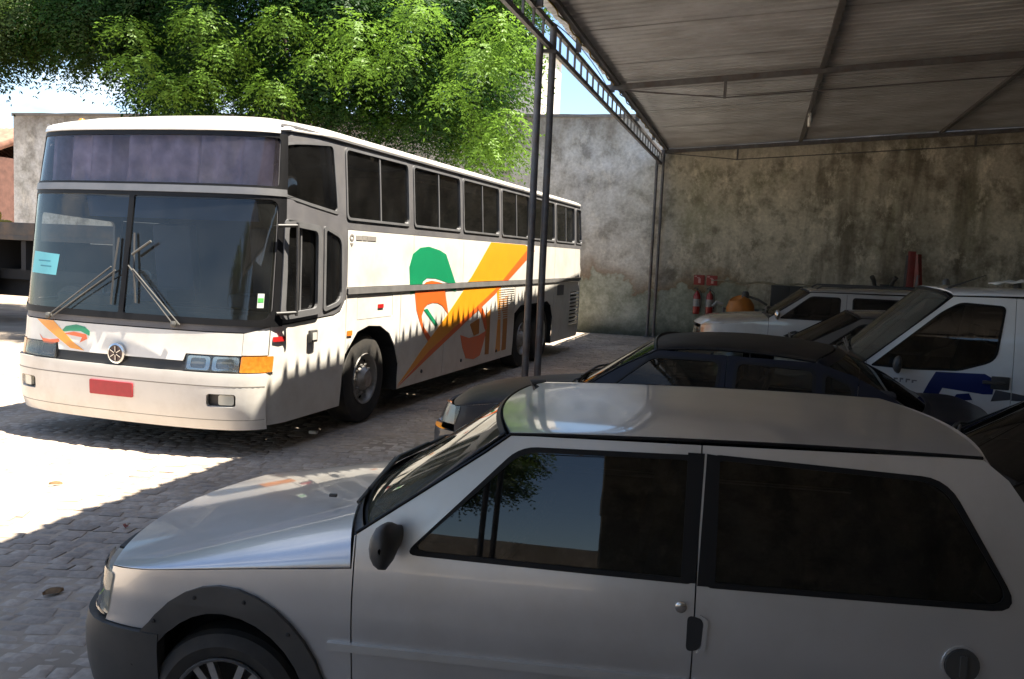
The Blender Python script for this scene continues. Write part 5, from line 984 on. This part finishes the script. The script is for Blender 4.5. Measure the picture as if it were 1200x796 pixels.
bg_ = MB(); rows = [[(.05 + .10 * math.cos(a) * s_, -1.32 - .03 * (1 - s_), 1.62 + .28 * math.sin(a) * s_) for a in np.linspace(0, 2 * math.pi, 20, endpoint=False)] for s_ in (.02, .6, .92, 1.0)]
bg_.grid(rows, closed=True); o = bg_.build('mirror', mat('mirror_grey', (.34, .34, .33), .4), tk, smooth=60)
sk = thing('sack_pile', 'yellow sacks heaped on the flatbed truck', 'sacks', (-16.9, 16.1, 2.0))
for i, (x, y, z, rz) in enumerate(((0, 0, .12, .1), (.55, .1, .12, -.2), (.25, .05, .32, .3), (-.55, .1, .12, .0))): o = bbox('sack', (x, y, z), (.62, .42, .22), mat('sack_yellow', (.55, .38, .06), .85, vary=.25, vscale=8), sk, .09, rz)
# ================================================================== along the back wall
EXR = mat('extinguisher_red', (.26, .012, .012), .3, coat=.5, vary=.1); SGR = mat('sign_red', (.30, .04, .032), .5, vary=.1); LBL = mat('label_white', (.30, .29, .28), .5, vary=.15, vscale=30)
for i, x in enumerate((-1.52, -1.20)):
    lab = ('red fire extinguisher on the wall nearest the pipe posts', 'red fire extinguisher on the wall nearest the orange machine')[i]
    e = thing('fire_extinguisher', lab, 'extinguisher', (x, YW - .13, 0), 0, 'fire extinguishers on the wall'); MB().lathe([(.0, .66), (.075, .665), (.088, .69), (.09, .72), (.09, 1.10), (.08, 1.16), (.045, 1.21), (.026, 1.23), (.026, 1.26), (0, 1.26)], n=20).build('cylinder', EXR, e, smooth=40)
    MB().lathe([(.0915, .86), (.0915, 1.05)], n=20, cap=False).build('label_band', LBL, e, smooth=60); mb = MB(); mb.box((0, 0, 1.285), (.04, .05, .05)); mb.box((-.03, 0, 1.315), (.12, .025, .014), Matrix.Rotation(R(-14), 3, 'Y')); mb.box((-.03, 0, 1.345), (.13, .025, .014), Matrix.Rotation(R(-24), 3, 'Y')); mb.build('valve', BLACKP, e)
    MB().tube([(.03, -.02, 1.28), (.10, -.05, 1.22), (.115, -.05, 1.0), (.11, -.04, .82)], .011, 8).build('hose', BLACKP, e, smooth=60); MB().box((0, .11, 1.16), (.06, .04, .1)).build('bracket', STEEL, e)
    s = thing('safety_sign', ('red square fire sign above the extinguisher nearest the pipe posts', 'red square fire sign above the extinguisher nearest the orange machine')[i], 'sign', (x + .02, YW - .012, 1.53), 0, 'red signs over the extinguishers'); MB().box((0, 0, 0), (.27, .008, .25)).build('board', SGR, s, bevel=.002)
    mb = MB(); mb.box((.01, -.006, -.02), (.06, .003, .12)); mb.box((-.02, -.006, .055), (.07, .003, .02)); mb.build('pictogram', mat('sign_pale', (.55, .3, .27), .5), s)
    MB().box((-.09, -.006, .09), (.06, .003, .03)).build('pictogram', MATS['sign_pale'], s)
om = thing('cement_mixer', 'rounded orange drum machine with dark frame beside the extinguishers', 'machine', (-.42, 22.55, 0)); ORM = mat('machine_orange', (.46, .16, .02), .5, vary=.15, dirt=(.15, .1, .06), damt=.5)
MB().lathe([(.0, -.34), (.22, -.34), (.30, -.22), (.34, 0), (.31, .14), (.2, .28), (.17, .30), (.165, .27), (.0, .2)], (0, 0, .88), (-.35, -.3, .9), 28).build('drum', ORM, om, smooth=35); mb = MB(); mb.tube([(-.45, -.1, 0), (-.42, 0, .55), (-.4, 0, .9)], .03, 8); mb.tube([(.45, -.1, 0), (.42, 0, .55), (.4, 0, .9)], .03, 8); mb.tube([(-.43, 0, .3), (.43, 0, .3)], .03, 8); mb.tube([(-.4, 0, .88), (.4, 0, .88)], .025, 8); mb.build('frame', STEEL, om, smooth=50)
MB().lathe([(.09, 0), (.09, .1), (.06, .16), (0, .17)], (.1, .0, 1.16), n=14).build('motor_cap', BLACKP, om, smooth=40); MB().tube([(.12, 0, 1.22), (.4, -.1, 1.14), (.62, -.1, 1.02)], .03, 8).build('handle', BLACKP, om, smooth=50)
MB().tube([(-.42, 0, .98), (-.58, -.05, 1.03), (-.66, -.05, .92)], .035, 8).build('handle', mat('grip_grey', (.3, .31, .33), .5), om, smooth=50)
ca = thing('metal_cabinet', 'low dark metal cabinet against the wall behind the silver sport utility', 'cabinet', (.70, 22.95, 0)); MB().box((0, 0, .78), (.85, .6, 1.44)).build('body', mat('cabinet_dark', (.025, .026, .028), .6), ca, bevel=.01)
for x in (-.21, .21): d_ = MB().box((x, -.305, .78), (.40, .02, 1.36)).build('door', MATS['cabinet_dark'], ca, bevel=.005); MB().box((x * .3, -.325, .85), (.015, .02, .12)).build('handle', CHROME, d_)
eh = thing('engine_hoist', 'tall red folded hoist standing against the stained wall', 'hoist', (3.38, 22.8, 0)); HR = mat('hoist_red', (.20, .015, .013), .45, vary=.2, dirt=(.1, .04, .03), damt=.5)
mb = MB(); mb.bar((0, 0, .1), (0, 0, 2.45), .16, .14); mb.build('mast', HR, eh, bevel=.01); MB().bar((.12, -.02, 2.38), (.22, -.12, 1.2), .13, .11).build('boom', HR, eh); MB().tube([(.10, -.12, 1.0), (.16, -.1, 1.9)], .04, 10).build('ram', STEEL, eh, smooth=50)
for s in (-1, 1): MB().bar((s * .28, .05, .1), (s * .22, -.95, .08), .09, .09).build('leg', HR, eh)
MB().bar((-.32, .05, .1), (.32, .05, .1), .09, .09).build('cross_beam', HR, eh); MB().bar((-.13, -.02, .5), (-.10, -.02, 2.35), .05, .05).build('chain_post', STEEL, eh)
ht_ = thing('hand_truck', 'black two-handled sack truck leaning beside the red hoist', 'hand truck', (2.82, 22.85, 0))
for s in (-1, 1):
    MB().tube([(s * .17, -.15, .1), (s * .17, .05, 1.2), (s * .17, .10, 1.55), (s * .22, .06, 1.74), (s * .27, .0, 1.82)], [.028, .028, .04, .05, .055], 8).build('rail', BLACKP, ht_, smooth=60); MB().lathe([(.06, 0), (.13, 0), (.13, .06), (.06, .06), (.06, 0)], (s * .24 - .03, -.05, .13), (1, 0, 0), 16, cap=False).build('wheel', RUBBER, ht_, smooth=40)
for z in (.4, .75, 1.1): MB().bar((-.17, -.1 + .17 * (z - .2), z), (.17, -.1 + .17 * (z - .2), z), .04, .03).build('cross_bar', BLACKP, ht_)
MB().box((0, -.32, .05), (.42, .3, .02)).build('toe_plate', BLACKP, ht_); MB().box((.02, -.02, 1.40), (.2, .12, .5)).build('back_plate', BLACKP, ht_, bevel=.02)
cl_ = MB(); rows = []
for i in range(9): rows.append([(-.3 + i * .075, -.14 + .09 * j + .02 * math.sin(i * 2 + j), .012 + .055 * abs(math.sin(i * 1.3 + j * .9)) * math.sin(math.pi * (i + .5) / 9)) for j in range(4)])
cl_.grid(rows); o = link('cloth', cl_.mesh('cloth'), mat('cloth_white', (.6, .58, .54), .9, vary=.15), smooth=True); o.location = (2.30, 8.9, 1.862); md = o.modifiers.new('t', 'SOLIDIFY'); md.thickness = .012; tag(o, 'crumpled white cloth left on the van roof', 'cloth')
dead_leaf(-5.18, 5.67, .10, .5, 'curled brown dead leaf on the sunlit paving', LM); dead_leaf(-3.58, 3.90, .11, 1.1, 'dry brown leaf on the shaded paving by the hatchback bumper', LM); dead_leaf(-4.0, 5.0, .06, 2.2, 'small reddish leaf on the shaded paving', mat('red_leaf', (.25, .06, .04), .8))
o = MB().box((0, 0, .02), (.09, .05, .035)).build('litter', mat('litter_white', (.7, .7, .68), .6), bevel=.01); o.location = (-4.38, 8.35, .0); tag(o, 'small white scrap of litter on the paving under the bus skirt', 'litter')
